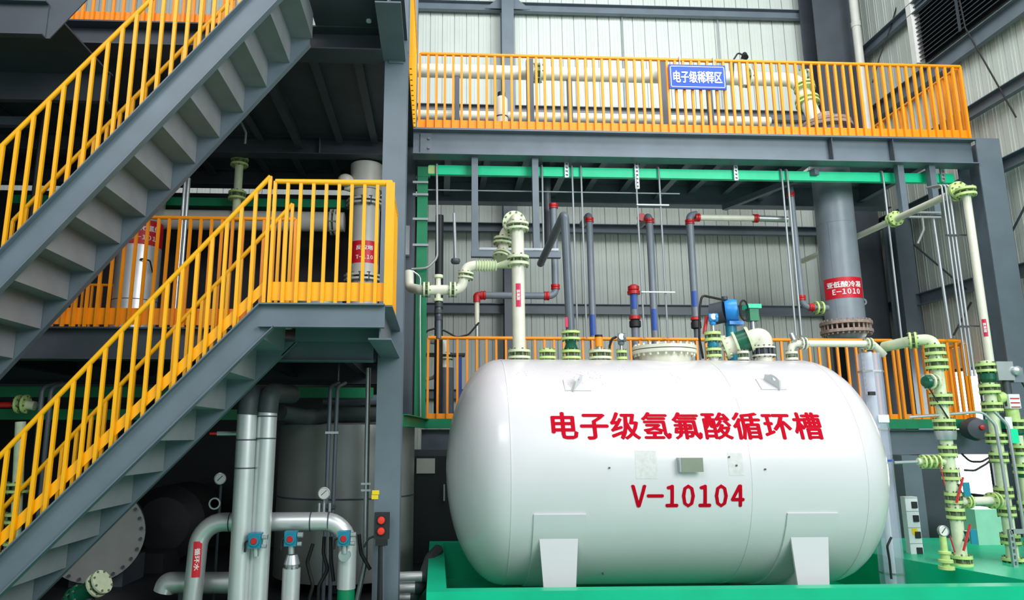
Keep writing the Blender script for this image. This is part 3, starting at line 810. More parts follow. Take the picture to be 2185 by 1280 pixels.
fpair(t, (x-0.13, TY+0.48, zb_-0.34), (-0.3, -0.4, -1), 0.115, 0.06, 0.045, 0.024, PALEG)
# label
c = at(1110, 632, TY)
o, ang = vlabel('pipe_label', (x, TY, c.z), 0.055, 0.26, 0.072, MAGL, t)
letters_map('lettering', '氢氟酸', 0.12, 0.034, lambda X, Y, d, x=x, z=c.z, a=ang: Vc(x+(0.0755+d)*sin(a+Y/0.07), TY-(0.0755+d)*cos(a+Y/0.07), z-0.0-X), WLET, t, 0.001, bold=0.02)
# cross line from the left with bellows, joining the riser
y2 = TY+0.12
lt = thing('bellows_pipe_line', 'white pipe line with elbows and ribbed bellows running from the main column to the riser', 'pipe', at(880, 620, y2))
P = lambda px, py, Y=y2: at(px, py, Y)
MB().tube([P(872, 580, 7.95), P(873, 614, 7.9), P(900, 619), P(985, 618), P(994, 570), P(1016, 566)], 0.056, 18, 0.10).build('pipe', WHITE, lt)
for px, py, ax in ((910, 618, (1, 0, 0)), (966, 618, (1, 0, 0)), (994, 588, (0.1, 0, 1))):
    fpair(lt, P(px, py), ax, 0.088, 0.056, 0.05, 0.02, PALEG)
bl = MB(); q0, q1 = P(1014, 567), P(1060, 567); prof = []
for k in range(33): prof.append((0.05+0.022*(0.5-0.5*cos(2*pi*k/4)), (q1-q0).length*k/32))
bl.lathe(q0, q1-q0, prof, 24); bl.build('bellows', PALEG, lt)
MB().cyl(P(1060, 567), P(1092, 562, TY), 0.03, 16, 0.06).build('reducer', PALEG, lt)
MB().cyl(P(935, 590), P(935, 640), 0.03, 16).build('drain_spool', WHITE, lt)
for py in (590, 640): MB().cyl(P(935, py-3), P(935, py+3), 0.055, 18).build('spool_flange', PALEG, lt)
MB().tube([P(936, 642), P(936, 722)], 0.03, 14).build('drop_pipe', PVC_D, lt)
for py, r_ in ((650, 0.045), (664, 0.05), (678, 0.04)): MB().cyl(P(936, py-3), P(936, py+5), r_, 16).build('union_nut', FOAM, lt)
MB().tube([P(969, 455), P(972, 553)], 0.017, 10).build('valve_stem', CHROME, lt)
MB().lathe(P(972, 562), (0, 0, 1), [(0.0, 0), (0.045, 0.0), (0.055, 0.02), (0.05, 0.05), (0.0, 0.06)], 18).build('valve_bonnet', STEEL_D, lt)
# blind nozzle, green valve with grey pipe, orange cap nozzle, transmitter nozzle, manhole
x = tank_x(1168); t = thing('blind_nozzle', 'short pale green blind flange nozzle right of the white riser pipe', 'nozzle', (x, TY, ZT))
nozzle(t, x, 0.095, 0.05); MB().cyl((x, TY, ZT+0.1), (x, TY, ZT+0.125), 0.07, 6).build('cap', LIME, t)
x = tank_x(1219); t = thing('valved_grey_pipe', 'dark grey pipe rising from a green flanged valve on the tank and bending back', 'pipe', (x, TY, ZT))
nozzle(t, x, 0.105, 0.055, n=8)
MB().lathe((x, TY, ZT+0.08), (0, 0, 1), [(0.06, 0), (0.075, 0.05), (0.055, 0.1), (0.07, 0.16)], 20).build('valve_body', GREENV, t)
fpair(t, (x, TY, ZT+0.27), (0, 0, 1), 0.105, 0.05, 0.07, 0.024, LIME)
zt_ = at(1212, 455, TY).z
MB().tube([(x, TY, ZT+0.28), (x-0.03, TY, zt_), (x-0.03, TY+1.9, zt_-0.12)], 0.05, 16, 0.09).build('pipe', PVC_D, t)
c = at(1208, 690, TY); MB().box(c.x-0.02, c.x+0.01, TY-0.06, TY-0.045, c.z-0.05, c.z+0.06).build('tag', MAGL, t)
x = tank_x(1281); t = thing('capped_nozzle', 'pale green flanged nozzle carrying an orange capped instrument', 'nozzle', (x, TY, ZT))
nozzle(t, x, 0.125, 0.075, m=PALEG)
MB().cyl((x-0.01, TY, ZT+0.1), (x-0.01, TY, ZT+0.15), 0.03, 14).build('neck', CHROME, t)
MB().cyl((x-0.01, TY, ZT+0.15), (x-0.01, TY, ZT+0.255), 0.045, 20).build('instrument_cap', BULB, t)
MB().cyl((x-0.01, TY, ZT+0.255), (x-0.01, TY, ZT+0.28), 0.043, 20).build('lid', RUBBER, t)
def transmitter(label, x, zb, y=TY, m=STEEL, dial=CHROME, cab=None):
    t = thing('pressure_transmitter', label, 'transmitter', (x, y, zb))
    MB().cyl((x, y, zb), (x, y, zb+0.13), 0.014, 10).build('stem', CHROME, t)
    MB().lathe((x-0.045, y-0.01, zb+0.16), (1, -0.25, 0), [(0.0, 0), (0.045, 0.0), (0.05, 0.02), (0.04, 0.05), (0.05, 0.075), (0.045, 0.095), (0, 0.095)], 18).build('housing', m, t)
    MB().sphere((x, y, zb+0.10), 0.035, 1, 1, 0.8).build('sensor_body', m, t)
    MB().cyl((x-0.01, y-0.07, zb+0.165), (x-0.015, y-0.04, zb+0.165), 0.034, 16).build('dial', dial, t)
    if cab: MB().tube(cab, 0.013, 8, 0.03).build('cable', RUBBER, t)
    return t
x = tank_x(1327); t = thing('instrument_nozzle', 'small green flanged nozzle under the slate transmitter left of the manhole', 'nozzle', (x, TY-0.02, ZT))
nozzle(t, x, 0.06, 0.03, m=LIME)
transmitter('slate pressure transmitter with a black cable, left of the round manhole', x, ZT+0.09, TY, STEEL, CHROME,
            [(x-0.05, TY, ZT+0.26), (x-0.1, TY, ZT+0.24), (x-0.125, TY+0.02, ZT+0.16), (x-0.125, TY+0.03, ZT)])
# manhole
xm = tank_x(1418); t = thing('manhole', 'large round off white bolted manhole cover on the top of the tank', 'manhole', (xm, TY, ZT))
MB().cyl((xm, TY, ZT-0.05), (xm, TY, ZT+0.08), 0.275, 40).build('neck', WHITE, t)
MB().lathe((xm, TY, ZT+0.07), (0, 0, 1), [(0.2, 0), (0.345, 0.0), (0.345, 0.035), (0.2, 0.035)], 48).build('flange', WHITE, t)
MB().lathe((xm, TY, ZT+0.105), (0, 0, 1), [(0.01, 0), (0.335, 0.0), (0.335, 0.01), (0.01, 0.01)], 48).build('gasket', STEEL_D, t)
MB().lathe((xm, TY, ZT+0.115), (0, 0, 1), [(0.0, 0), (0.345, 0.0), (0.345, 0.035), (0.0, 0.035)], 48).build('cover', WHITE, t)
bo = None
for k in range(24):
    a_ = 2*pi*k/24; q = Vc(xm+0.315*cos(a_), TY+0.315*sin(a_), ZT+0.04)
    if bo is None: bo = MB().cyl(q, q+Vc(0, 0, 0.135), 0.014, 6).build('bolt', WHITE, t); q00 = q
    else: child_copy(bo, t, q-q00)
MB().tube([(xm-0.1, TY-0.1, ZT+0.15), (xm-0.1, TY-0.1, ZT+0.19), (xm+0.05, TY-0.1, ZT+0.19), (xm+0.05, TY-0.1, ZT+0.15)], 0.009, 8).build('handle', CREAM, t)
# blue transmitter valve
x = tank_x(1524); t = thing('valved_nozzle', 'lime flanged valve nozzle under the blue transmitter', 'nozzle', (x, TY, ZT))
nozzle(t, x, 0.085, 0.045, h=0.09)
MB().lathe((x, TY, ZT+0.13), (0, 0, 1), [(0.05, 0), (0.065, 0.04), (0.05, 0.1)], 18).build('valve_body', TEAL, t)
fpair(t, (x-0.0, TY, ZT+0.27), (0, 0, 1), 0.09, 0.045, 0.07, 0.03, LIME)
transmitter('small bright blue pressure transmitter on the lime flanged valve', x+0.01, ZT+0.32, TY, BLUEM, PANELW)
c0 = at(1497, 640, TY)
solo(MB().tube([at(1500, 765, TY+0.1), at(1492, 720, TY+0.1), at(1493, 655, TY+0.1), at(1498, 630, TY+0.1), at(1545, 640, TY+0.2)], 0.014, 8, 0.05), 'cable', RUBBER, 'black cable looping up to the blue motor over the tank', 'cable')
c = at(1504, 690, TY); solo(MB().cyl(at(1503, 712, TY+0.06), at(1508, 675, TY+0.06), 0.02, 10), 'red_tube', REDC, 'short red tube beside the blue transmitter', 'tube')
# big flanged elbow with green spool
x = tank_x(1631); t = thing('flanged_elbow', 'thick white flanged elbow with dark green spool turning down onto the tank', 'pipe', (x, TY, ZT))
MB().cyl((x, TY, ZT-0.02), (x, TY, ZT+0.16), 0.085, 24).build('nozzle', WHITE, t)
fpair(t, (x, TY, ZT+0.105), (0, 0, 1), 0.122, 0.085, 0.09, 0.02, WHITE, STEEL_D, 12)
e1 = at(1560, 728, TY+0.12)
ec = Vc(x, TY, ZT+0.29)
dirv = (Vector(e1)-ec); dirv.z = -0.1; dn = dirv.normalized()
MB().tube([(x, TY, ZT+0.16), ec, ec+dn*0.16], 0.098, 24, 0.13).build('elbow', WHITE, t)
MB().lathe(ec+dn*0.13, dn, [(0.1, 0), (0.15, 0), (0.15, 0.03), (0.1, 0.03)], 28).build('flange', PALEG, t)
MB().cyl(ec+dn*0.16, ec+dn*0.28, 0.125, 26).build('green_spool', GREENV, t)
MB().lathe(ec+dn*0.28, dn, [(0.1, 0), (0.14, 0), (0.14, 0.025), (0.1, 0.025)], 28).build('flange', PALEG, t)
MB().cyl(ec+dn*0.30, ec+dn*0.40, 0.105, 24).build('spool', WHITE, t)
mb = MB(); mb.lathe(ec+dn*0.40, dn, [(0.0, 0), (0.14, 0), (0.14, 0.03), (0.0, 0.03)], 28); mb.bolts(ec+dn*0.41, dn, 0.12, 10, 0.011, 0.035); mb.build('end_flange', PALEG, t)
x = tank_x(1578); t = thing('small_nozzle', 'small white flanged nozzle below the thick elbow', 'nozzle', (x, TY-0.12, ZT)); nozzle(t, x, 0.06, 0.03, TY-0.1, WHITE, 0.05)
# blue motor and green gearbox behind
cm = at(1548, 668, 8.15)
t = thing('blue_actuator', 'bright blue valve actuator with a dark cylinder above the thick elbow', 'actuator', cm-Vc(0, 0, 0.25))
MB().cyl(cm+Vc(-0.12, 0.1, 0.0), cm+Vc(0.0, 0.0, 0.02), 0.13, 26).build('dark_cylinder', STEEL_D, t)
MB().lathe(cm+Vc(0, 0, 0.02), (1, -0.45, 0.05), [(0.0, 0), (0.13, 0.0), (0.14, 0.02), (0.14, 0.1), (0.125, 0.14), (0.0, 0.15)], 26).build('housing', BLUEM, t)
MB().box(cm.x+0.0, cm.x+0.17, cm.y-0.1, cm.y+0.05, cm.z-0.15, cm.z-0.11).build('mount', BLUEM, t)
MB().cyl((cm.x+0.05, cm.y, 2.36), cm+Vc(0.05, 0, -0.12), 0.06, 16).build('yoke', TEAL, t)
loop = [cm+Vc(0.14, -0.2, 0.0)+Vc(0.05*cos(a_), 0, 0.12*sin(a_)) for a_ in [2*pi*k/14 for k in range(14)]]
MB().tube(loop, 0.011, 8).build('cable_loop', RUBBER, t)
MB().tube([cm+Vc(-0.02, -0.05, 0.15), cm+Vc(-0.02, -0.05, 0.19)], 0.035, 12).build('cable_gland', STEEL_D, t)
cg = at(1604, 668, 8.2)
t = thing('green_gearbox', 'bright green square gearbox right of the blue actuator', 'gearbox', cg-Vc(0, 0, 0.2))
MB().box(cg.x-0.05, cg.x+0.06, cg.y-0.06, cg.y+0.06, cg.z-0.1, cg.z+0.07).build('body', GREEND, t)
MB().box(cg.x-0.08, cg.x+0.09, cg.y-0.08, cg.y+0.08, cg.z+0.05, cg.z+0.1).build('lid', GREENB, t)
MB().cyl((cg.x, cg.y, 2.33), cg-Vc(0, 0, 0.1), 0.03, 12).build('stem', CHROME, t)
# white drain line over the right of the tank
x = tank_x(1690); t = thing('white_overflow_pipe', 'white pipe running from the tank top right to the clear column', 'pipe', (x, TY, ZT))
nozzle(t, x, 0.065, 0.035, m=WHITE)
zz = at(1740, 733, TY).z
xe = at(1862, 733, TY).x
MB().tube([(x, TY, ZT+0.06), (x, TY, zz), (xe, TY, zz), (xe+0.13, TY+0.02, zz-0.12)], 0.038, 16, 0.07).build('pipe', WHITE, t)
fpair(t, (x+0.14, TY, zz), (1, 0, 0), 0.07, 0.038, 0.04, 0.016, WHITE)
fpair(t, (xe-0.05, TY, zz), (1, 0, 0), 0.07, 0.038, 0.04, 0.016, PALEG)
MB().cyl((x+0.02, TY-0.05, zz+0.02), (x+0.02, TY+0.0, zz+0.1), 0.03, 12).build('vent', CHROME, t)

# ================================================================== EQUIPMENT BEHIND AND UNDER THE STAIRS (left)
# red labelled vessel columns on the middle floor
def vessel(label, c, R, z0, z1, bands=(), red=None, text=None, tz=None, m=CREAM):
    t = thing('process_column', label, 'vessel', (c[0], c[1], z0))
    MB().cyl((c[0], c[1], z0), (c[0], c[1], z1), R, 40).build('shell', m, t)
    for z in bands: MB().lathe((c[0], c[1], z), (0, 0, 1), [(R-0.003, 0), (R+0.004, 0.002), (R+0.004, 0.012), (R-0.003, 0.014)], 40).build('seam', STEEL_D, t)
    a0 = math.atan2(-c[0], c[1])
    if red:
        label_wrap('red_label', c, R, a0+red[3], red[2], red[0], red[1], REDL, t)
        h = red[1]-red[0]
        for body, w, hh, z in text:
            letters_map('lettering', body, w, hh, cyl_map(c, 0, R+0.004, a0+red[3], z), WLET, t, 0.003, bold=0.03, cut=0.05, spacing=0.6 if '１' in body else 1.0)
    return t
a, b = at(250, 560, 10.2), at(340, 560, 10.2); c1 = ((a.x+b.x)/2, 10.2); R1 = (b.x-a.x)/2
z0, z1 = at(300, 519, 9.9).z, at(300, 470, 9.9).z
t = vessel('silver white column with a wide red label, behind the middle floor railing', c1, R1, LZL, UZF-0.3, (at(300, 637, 9.9).z,), (z0, z1+0.03, 1.1, 0.25),
       (('氟化氢储', 0.42, 0.09, z0+(z1-z0)*0.72), ('Ｖ－１０１２', 0.42, 0.07, z0+(z1-z0)*0.3)), m=ALU)
hx, hz = c1[0]+0.14, at(300, 555, 9.9).z
MB().tube([(hx, 9.98, hz), (hx+0.02, 9.88, hz+0.02), (hx+0.14, 9.92, hz), (hx+0.16, 10.0, hz-0.16)], 0.012, 8, 0.03).build('sight_tube', RUBBER, t)
a, b = at(746, 560, 10.25), at(808, 560, 10.25); c2 = ((a.x+b.x)/2-0.0, 10.25); R2 = (b.x-a.x)/2
z0, z1 = at(775, 560, 10.05).z, at(775, 513, 10.05).z
t = vessel('off white column with red label and flanges, behind the landing railing beside the main column', c2, R2, LZL, UZF-0.3, (), (z0, z1, 1.2, 0.0),
       (('反应塔', 0.26, 0.07, z0+(z1-z0)*0.68), ('Ｔ－１１０', 0.26, 0.06, z0+(z1-z0)*0.25)), m=CREAM)
for py in (428, 590):
    fpair(t, (c2[0], c2[1], at(770, py, 10.05).z), (0, 0, 1), R2+0.08, R2, 0.06, 0.03, CREAM, STEEL_D, 14)
z = at(745, 385, 10.1).z
MB().sphere((c2[0]-R2-0.08, 10.1, z), 0.12, 1, 1, 0.8).build('ball_joint', WHITE, t)
MB().cyl((c2[0]-R2-0.1, 10.2, z-0.05), (c2[0], 10.25, z-0.12), 0.07, 18).build('branch_pipe', WHITE, t)
MB().cyl((c2[0], c2[1], at(770, 400, 10.05).z), (c2[0], c2[1], UZF-0.3), R2+0.03, 36).build('upper_shell', CREAM, t)
# white cross pipe and lime flanged upright pipe
yy = 10.35
t = thing('white_cross_pipe', 'thick off white level pipe running to the labelled column behind the landing railing', 'pipe', at(600, 470, yy))
MB().tube([at(350, 468, yy), at(735, 474, yy)], 0.15, 24).build('pipe', CREAM, t)
fpair(t, at(712, 474, yy), (1, 0, 0), 0.2, 0.15, 0.06, 0.025, CREAM)
t = thing('flanged_upright_pipe', 'slim pale pipe with two lime flange pairs hanging from the dark ceiling', 'pipe', at(506, 440, 10.15))
q0, q1 = at(512, 325, 10.15), at(503, 470, 10.15)
MB().cyl((q1.x, 10.15, q1.z), (q1.x, 10.15, UZF-0.02), 0.06, 18).build('pipe', PALEG, t)
for py in (346, 418): fpair(t, (q1.x, 10.15, at(508, py, 10.15).z), (0, 0, 1), 0.13, 0.062, 0.09, 0.03, LIME)
# big dull grey vessel behind
a, b = at(628, 560, 9.7), at(735, 560, 9.7)
t = thing('grey_vessel', 'dull grey round vessel standing behind the landing railing', 'vessel', ((a.x+b.x)/2, 9.6, LZL))
MB().lathe(((a.x+b.x)/2, 9.6, LZL), (0, 0, 1), [(0, 0), (0.35, 0), (0.35, 0.85), (0.3, 0.95), (0.0, 1.0)], 36).build('shell', ALU_D, t)
# chrome twin tubes
for px, lb in ((386, 'left one of two slim steel tubes rising behind the middle floor railing'), (394, 'right one of two slim steel tubes rising behind the middle floor railing')):
    q = at(px, 500, 9.3); solo(MB().cyl((q.x, 9.3, LZL), (q.x, 9.3, at(390, 380, 9.3).z), 0.024, 12), 'steel_tube', CHROME, lb, 'tube')
q0, q1 = at(380, 437, 10.7), at(600, 437, 10.7)
solo(MB().box(-6.5, -0.7, 10.48, 10.58, q0.z-0.08, q0.z+0.05), 'green_beam', GREEND, 'dark green beam running level behind the flanged upright pipe', 'beam')
solo(MB().tube([Vc(at(500, 245, 9.0).x, 9.0, UZF-0.02), at(518, 268, 9.0), at(525, 283, 9.0), at(523, 306, 9.0)], 0.016, 10, 0.1), 'bent_conduit', CHROME, 'short bent metal conduit under the upper floor', 'conduit')

# ---- ground floor, left
YG = 7.0
def insul(label, pts, R, name='insulated_pipe', fil=0.2, m=ALU, seams=(), group=None):
    t = thing(name, label, 'pipe', pts[0], group)
    MB().tube(pts, R, 26, fil, 7).build('jacket', m, t)
    return t
def seam(t, p, ax, R): MB().lathe(p, ax, [(R-0.002, 0), (R+0.004, 0.003), (R+0.004, 0.012), (R-0.002, 0.015)], 26).build('jacket_seam', STEEL_D, t)
# left upright (over the cross pipe) and right upright
for (pxb, pxt, pyt, pyb, yy, lb, back) in ((513, 528, 880, 1268, 6.85, 'left one of two tall silver insulated pipes with black elbows below the stair', 0),
                                    (553, 571, 876, 1264, 6.9, 'right one of two tall silver insulated pipes with black elbows below the stair', 1)):
    zt = at(pxt, pyt, yy).z
    xb_ = at(pxb, 1200, yy).x; xt = at(pxt, pyt, yy).x; R = 0.092
    t = thing('insulated_pipe', lb, 'pipe', (xb_, yy, 0))
    MB().cyl((xb_, yy, 0.1), (xt, yy, zt), R, 28).build('jacket', ALU, t)
    MB().tube([(xt, yy, zt-0.02), (xt+0.01, yy, zt+0.17), (xt+(0.1 if back else 0.02), yy+0.6, zt+0.19)], R+0.004, 24, 0.12).build('black_elbow', FOAM, t)
    for py in ((1000, 940) if not back else (890, 937)):
        f_ = (at(pxt, py, yy).z-0.1)/(zt-0.1); seam(t, (xb_+(xt-xb_)*f_, yy, at(pxt, py, yy).z), (0, 0, 1), R)
# black pipe from right elbow to the right
t = insul('dark insulated pipe running right from the black elbow above the silver tank', [at(600, 880, 7.6), at(650, 890, 7.9), at(700, 886, 8.2), at(830, 884, 8.2)], 0.085, 'dark_pipe', 0.15, FOAM)
t = insul('upper dark level pipe behind the twin black tubes', [at(690, 856, 8.6), at(830, 852, 8.6)], 0.06, 'dark_pipe', 0.1, PVC_D)
q = at(720, 855, 8.6); MB().cyl(q, (q.x, q.y, LZL-0.02), 0.012, 8).build('hanger_rod', STEEL_D, t)
# cross pipe with elbows down at both ends
yc = 7.12; R = 0.088
zc = at(600, 1113, yc).z
xl, xr_ = at(424, 1170, yc).x, at(741, 1180, yc).x
t = thing('insulated_bend_pipe', 'thick silver insulated level pipe bending down at both ends, red label on its left leg', 'pipe', (xl, yc, 0.05))
MB().tube([(xl-0.03, yc, 0.05), (xl, yc, zc), (xr_, yc, zc), (xr_, yc, 0.28)], R, 28, 0.23, 8).build('jacket', ALU, t)
MB().cyl((xr_, yc, 0.1), (xr_, yc, 0.3), R-0.006, 26).build('lower_sleeve', GREEND, t)
MB().cyl((xl-0.03, yc, 0.02), (xl-0.028, yc, 0.16), R+0.004, 26).build('lower_sleeve', GREEND, t)
o, ang = vlabel('pipe_label', (xl-0.01, yc, at(424, 1190, yc).z), 0.075, 0.32, R+0.002, REDL, t)
letters_map('lettering', '循环水', 0.2, 0.045, lambda X, Y, d, a=ang: Vc(xl-0.01+(R+0.006+d)*sin(a+Y/R), yc-(R+0.006+d)*cos(a+Y/R), at(424, 1190, yc).z-X), WLET, t, 0.002, bold=0.02, cut=0.02)
for px in (490, 662, 700): seam(t, (at(px, 1113, yc).x, yc, zc), (1, 0, 0), R)
# floor level pipes
zf = 0.11
t = insul('silver insulated pipe lying on the floor in front of the uprights', [(at(466, 1272, 6.7).x, 6.7, zf), (at(800, 1272, 6.7).x, 6.7, zf)], 0.085)
t = insul('silver insulated floor pipe at the lower left with a rounded end', [at(350, 1262, 7.4), at(356, 1243, 7.4), at(500, 1243, 7.4)], 0.1, fil=0.12)
q = at(400, 1243, 7.4); MB().box(q.x-0.06, q.x+0.06, 7.34, 7.46, 0, q.z-0.08).build('pipe_rest', STEEL_D, t)
for px, lb in ((640, ''),): pass
# stub with valve
def actuator_valve(label, px, py, yv, stub=None):
    c = at(px, py, yv)
    t = thing('actuated_valve', label, 'valve', c-Vc(0, 0, 0.12), 'teal valves on the silver pipes')
    MB().box(c.x-0.055, c.x+0.055, yv-0.06, yv+0.04, c.z-0.065, c.z+0.065).build('actuator_box', TEAL, t)
    MB().lathe((c.x, yv-0.06, c.z), (0, -1, 0), [(0.0, 0), (0.048, 0), (0.045, 0.02), (0, 0.02)], 20).build('cover_ring', TEAL, t)
    lab(MB().lathe((c.x, yv-0.08, c.z), (0, -1, 0), [(0.0, 0), (0.03, 0), (0.024, 0.012), (0, 0.012)], 18).build('red_disc', REDC, t), 'red position disc')
    MB().cyl((c.x, yv+0.0, c.z-0.065), (c.x+0.005, yv, c.z-0.14), 0.03, 12).build('stem', CHROME, t)
    MB().cyl((c.x+0.06, yv-0.02, c.z-0.05), (c.x+0.1, yv-0.02, c.z-0.05), 0.02, 10).build('cable_gland', CHROME, t)
    MB().cyl((c.x+0.06, yv-0.02, c.z+0.03), (c.x+0.11, yv-0.02, c.z+0.03), 0.024, 10).build('cable_gland', CHROME, t)
    MB().tube([(c.x-0.05, yv-0.03, c.z), (c.x-0.085, yv-0.03, c.z-0.01), (c.x-0.085, yv-0.03, c.z-0.1)], 0.01, 8, 0.02).build('air_hose', RUBBER, t)
    return t, c
actuator_valve('teal valve actuator with a red disc in front of the right silver upright pipe', 546, 1152, 6.76)
t, c = actuator_valve('teal valve actuator with a red disc on the short silver stub pipe', 622, 1148, 6.95)
MB().lathe((c.x+0.01, 6.97, c.z-0.27), (0, 0, 1), [(0.05, 0), (0.075, 0.04), (0.05, 0.12)], 20).build('valve_body', CHROME, t)
fpair(t, (c.x+0.01, 6.97, c.z-0.3), (0, 0, 1), 0.075, 0.05, 0.04, 0.018, CHROME, STEEL_D)
t2, c2_ = actuator_valve('teal valve actuator with a red disc on the right leg of the silver bend pipe', 735, 1147, 6.98)
MB().cyl((c2_.x+0.005, 6.97, c2_.z-0.16), (c2_.x+0.005, 7.06, c2_.z-0.16), 0.055, 20).build('valve_body', CHROME, t2)
zs = at(626, 1212, 6.97).z
MB().cyl((c.x+0.01, 6.97, 0.1), (c.x+0.01, 6.97, zs), 0.082, 26).build('silver_stub', ALU, t)
# stainless tank
a, b = at(592, 1000, 8.1), at(812, 1000, 8.1); cx = (a.x+b.x)/2; ct = (cx+0.1, 8.9); R = 0.82
zt = at(700, 906, 8.15).z
t = thing('stainless_tank', 'round stainless tank behind the silver pipes under the landing', 'tank', (ct[0], ct[1], 0.0))
MB().lathe((ct[0], ct[1], 0.12), (0, 0, 1), [(0, 0), (R, 0), (R, zt-0.12), (R-0.04, zt-0.10), (0, zt-0.06)], 56).build('shell', ALU_D, t)
zz = at(700, 1068, 8.1).z
MB().lathe((ct[0], ct[1], zz), (0, 0, 1), [(R-0.002, 0), (R+0.006, 0.004), (R+0.006, 0.016), (R-0.002, 0.02)], 56).build('band', STEEL_D, t)
for k in range(3):
    a_ = radians(-90+k*120); q = Vc(ct[0]+0.6*cos(a_), ct[1]+0.6*sin(a_), 0); MB().cyl(q, q+Vc(0, 0, 0.14), 0.06, 12).build('leg', STEEL_D, t)
# twin black tubes with gauge
yy = 7.75
def gauge(t, c, r=0.07, n=(0, -1, 0)):
    n = Vector(n).normalized()
    MB().lathe(c, n, [(0, 0), (r, 0), (r, 0.03), (r*0.88, 0.032), (r*0.88, 0.022), (0, 0.022)], 24).build('gauge_case', CHROME, t)
    MB().lathe(c+n*0.02, n, [(0, 0), (r*0.86, 0), (r*0.86, 0.004), (0, 0.004)], 24).build('dial', GLASSW, t)
    MB().bar(c+n*0.026+Vc(-0.03*r/0.07, 0, -0.02), c+n*0.026+Vc(0.028*r/0.07, 0, 0.03), 0.006, 0.003, n).build('needle', RUBBER, t)
for px, pxt, lb in ((697, 705, 'left black tube of the pair bending at the top in front of the stainless tank'), (711, 720, 'right black tube of the pair bending at the top in front of the stainless tank')):
    q0, q1 = at(px, 1070, yy), at(pxt, 825, yy); q0.z = 0.03
    t = solo(MB().tube([q0, q1, q1+Vc(0.05, 0.25, 0.06)], 0.022, 12, 0.06), 'black_tube', PVC_D, lb, 'tube')
cl_ = at(708, 923, yy-0.03); solo(MB().box(cl_.x-0.07, cl_.x+0.07, yy-0.035, yy-0.02, cl_.z-0.012, cl_.z+0.012), 'tube_clamp', CHROME, 'clamp bar holding the pair of black tubes', 'clamp')
c = at(692, 1052, yy-0.05); t = thing('pressure_gauge', 'round white pressure gauge in front of the stainless tank', 'gauge', c-Vc(0, 0, 0.2))
gauge(t, c, 0.065); MB().cyl(c-Vc(0, -0.02, 0.07), c-Vc(0, -0.02, 0.18), 0.016, 10).build('stem', CHROME, t)
MB().bar(c-Vc(0.07, -0.02, 0.14), c-Vc(-0.12, -0.02, 0.14), 0.03, 0.035).build('manifold', STEEL_D, t)
for dx in (-0.05, 0.0, 0.06): MB().cyl(c+Vc(dx, 0.0, -0.19), c+Vc(dx, 0.0, -0.10), 0.018, 8).build('fitting', CHROME, t)
c = at(471, 1021, 7.6); t = thing('pressure_gauge', 'round pressure gauge hanging in the dark left of the silver uprights', 'gauge', c-Vc(0, 0, 0.2))
gauge(t, c, 0.06); MB().cyl(c-Vc(0, -0.02, 0.07), (c.x, c.y+0.02, 0), 0.014, 10).build('stem', STEEL_D, t)
c = at(459, 1074, 7.6); MB().lathe(c, (0, -1, 0), [(0.045, 0), (0.06, 0), (0.06, 0.02), (0.045, 0.02), (0.045, 0)], 24).build('sight_ring', CHROME, t)
c = at(475, 925, 7.0); t = thing('level_stub_pipe', 'short level pipe with red handle behind the left silver upright', 'pipe', c)
MB().cyl(c-Vc(0.05, 0, 0), c+Vc(0.22, 0, 0), 0.022, 12).build('pipe', CHROME, t); MB().bar(c-Vc(0.12, 0, 0), c-Vc(0.02, 0, 0), 0.03, 0.02).build('handle', REDC, t)
# slim white tube in front of tank, right
q0, q1 = at(779, 1200, 7.45), at(786, 785, 7.45)
t = thing('white_tube', 'slim white tube rising left of the main column', 'tube', (q0.x, 7.45, q0.z))
MB().tube([(q0.x-0.09, 7.45, 0.0), q0, q1], 0.026, 12, 0.05).build('tube', CHROME, t)
for py in (1032, 1046):
    c = at(781, py, 7.42); MB().box(c.x-0.05, c.x+0.05, 7.41, 7.43, c.z-0.01, c.z+0.01).build('clamp', CHROME, t)
# black hoses
for pts, lb in ([[(668, 1160), (655, 1200), (668, 1250), (660, 1275)], 'black hose looping down beside the short silver stub pipe'],
                [[(692, 1145), (690, 1180), (700, 1215), (680, 1250)], 'black hose hanging in front of the stainless tank'],
                [[(706, 1145), (706, 1190), (712, 1240)], 'thin black hose left of the right silver leg'],
                [[(766, 1140), (770, 1180), (790, 1215)], 'black hose running from the bend pipe to the column']):
    solo(MB().tube([at(x, y, 7.3) for x, y in pts]+([Vc(at(*pts[-1], 7.3).x, 7.3, 0.02)] if 'column' not in lb and 'thin' not in lb else []), 0.018, 10, 0.1), 'black_hose', RUBBER, lb, 'hose')
# push button station on its post
yb_ = 7.05
a, b = at(798, 1094, yb_), at(831, 1150, yb_)
t = thing('push_button_station', 'black push button box with two red buttons on a dark post before the main column', 'control box', ((a.x+b.x)/2, yb_, 0))
cx = (a.x+b.x)/2
MB().box(a.x+0.005, b.x-0.005, yb_, yb_+0.07, b.z, a.z).build('box', SOOT, t)
MB().box(a.x+0.02, b.x-0.02, yb_+0.0, yb_+0.06, b.z-0.06, b.z).build('gland_block', RUBBER, t)
for py in (1110, 1133):
    z = at(813, py, yb_).z
    lab(MB().lathe((cx-0.005, yb_, z), (0, -1, 0), [(0, 0), (0.036, 0), (0.036, 0.02), (0.03, 0.03), (0, 0.034)], 24).build('button', mat('red_button', (232, 60, 44), 0.35), t), 'round red push button')
    MB().lathe((cx-0.005, yb_, z), (0, -1, 0), [(0.036, 0), (0.045, 0), (0.045, 0.012), (0.036, 0.012)], 24).build('bezel', RUBBER, t)
MB().cyl((cx, yb_+0.04, 0), (cx, yb_+0.04, b.z-0.06), 0.032, 16).build('post', SOOT, t)
MB().cyl((cx+0.035, yb_+0.01, 0), (cx+0.02, yb_+0.02, b.z-0.06), 0.012, 10).build('conduit', PVC_D, t)
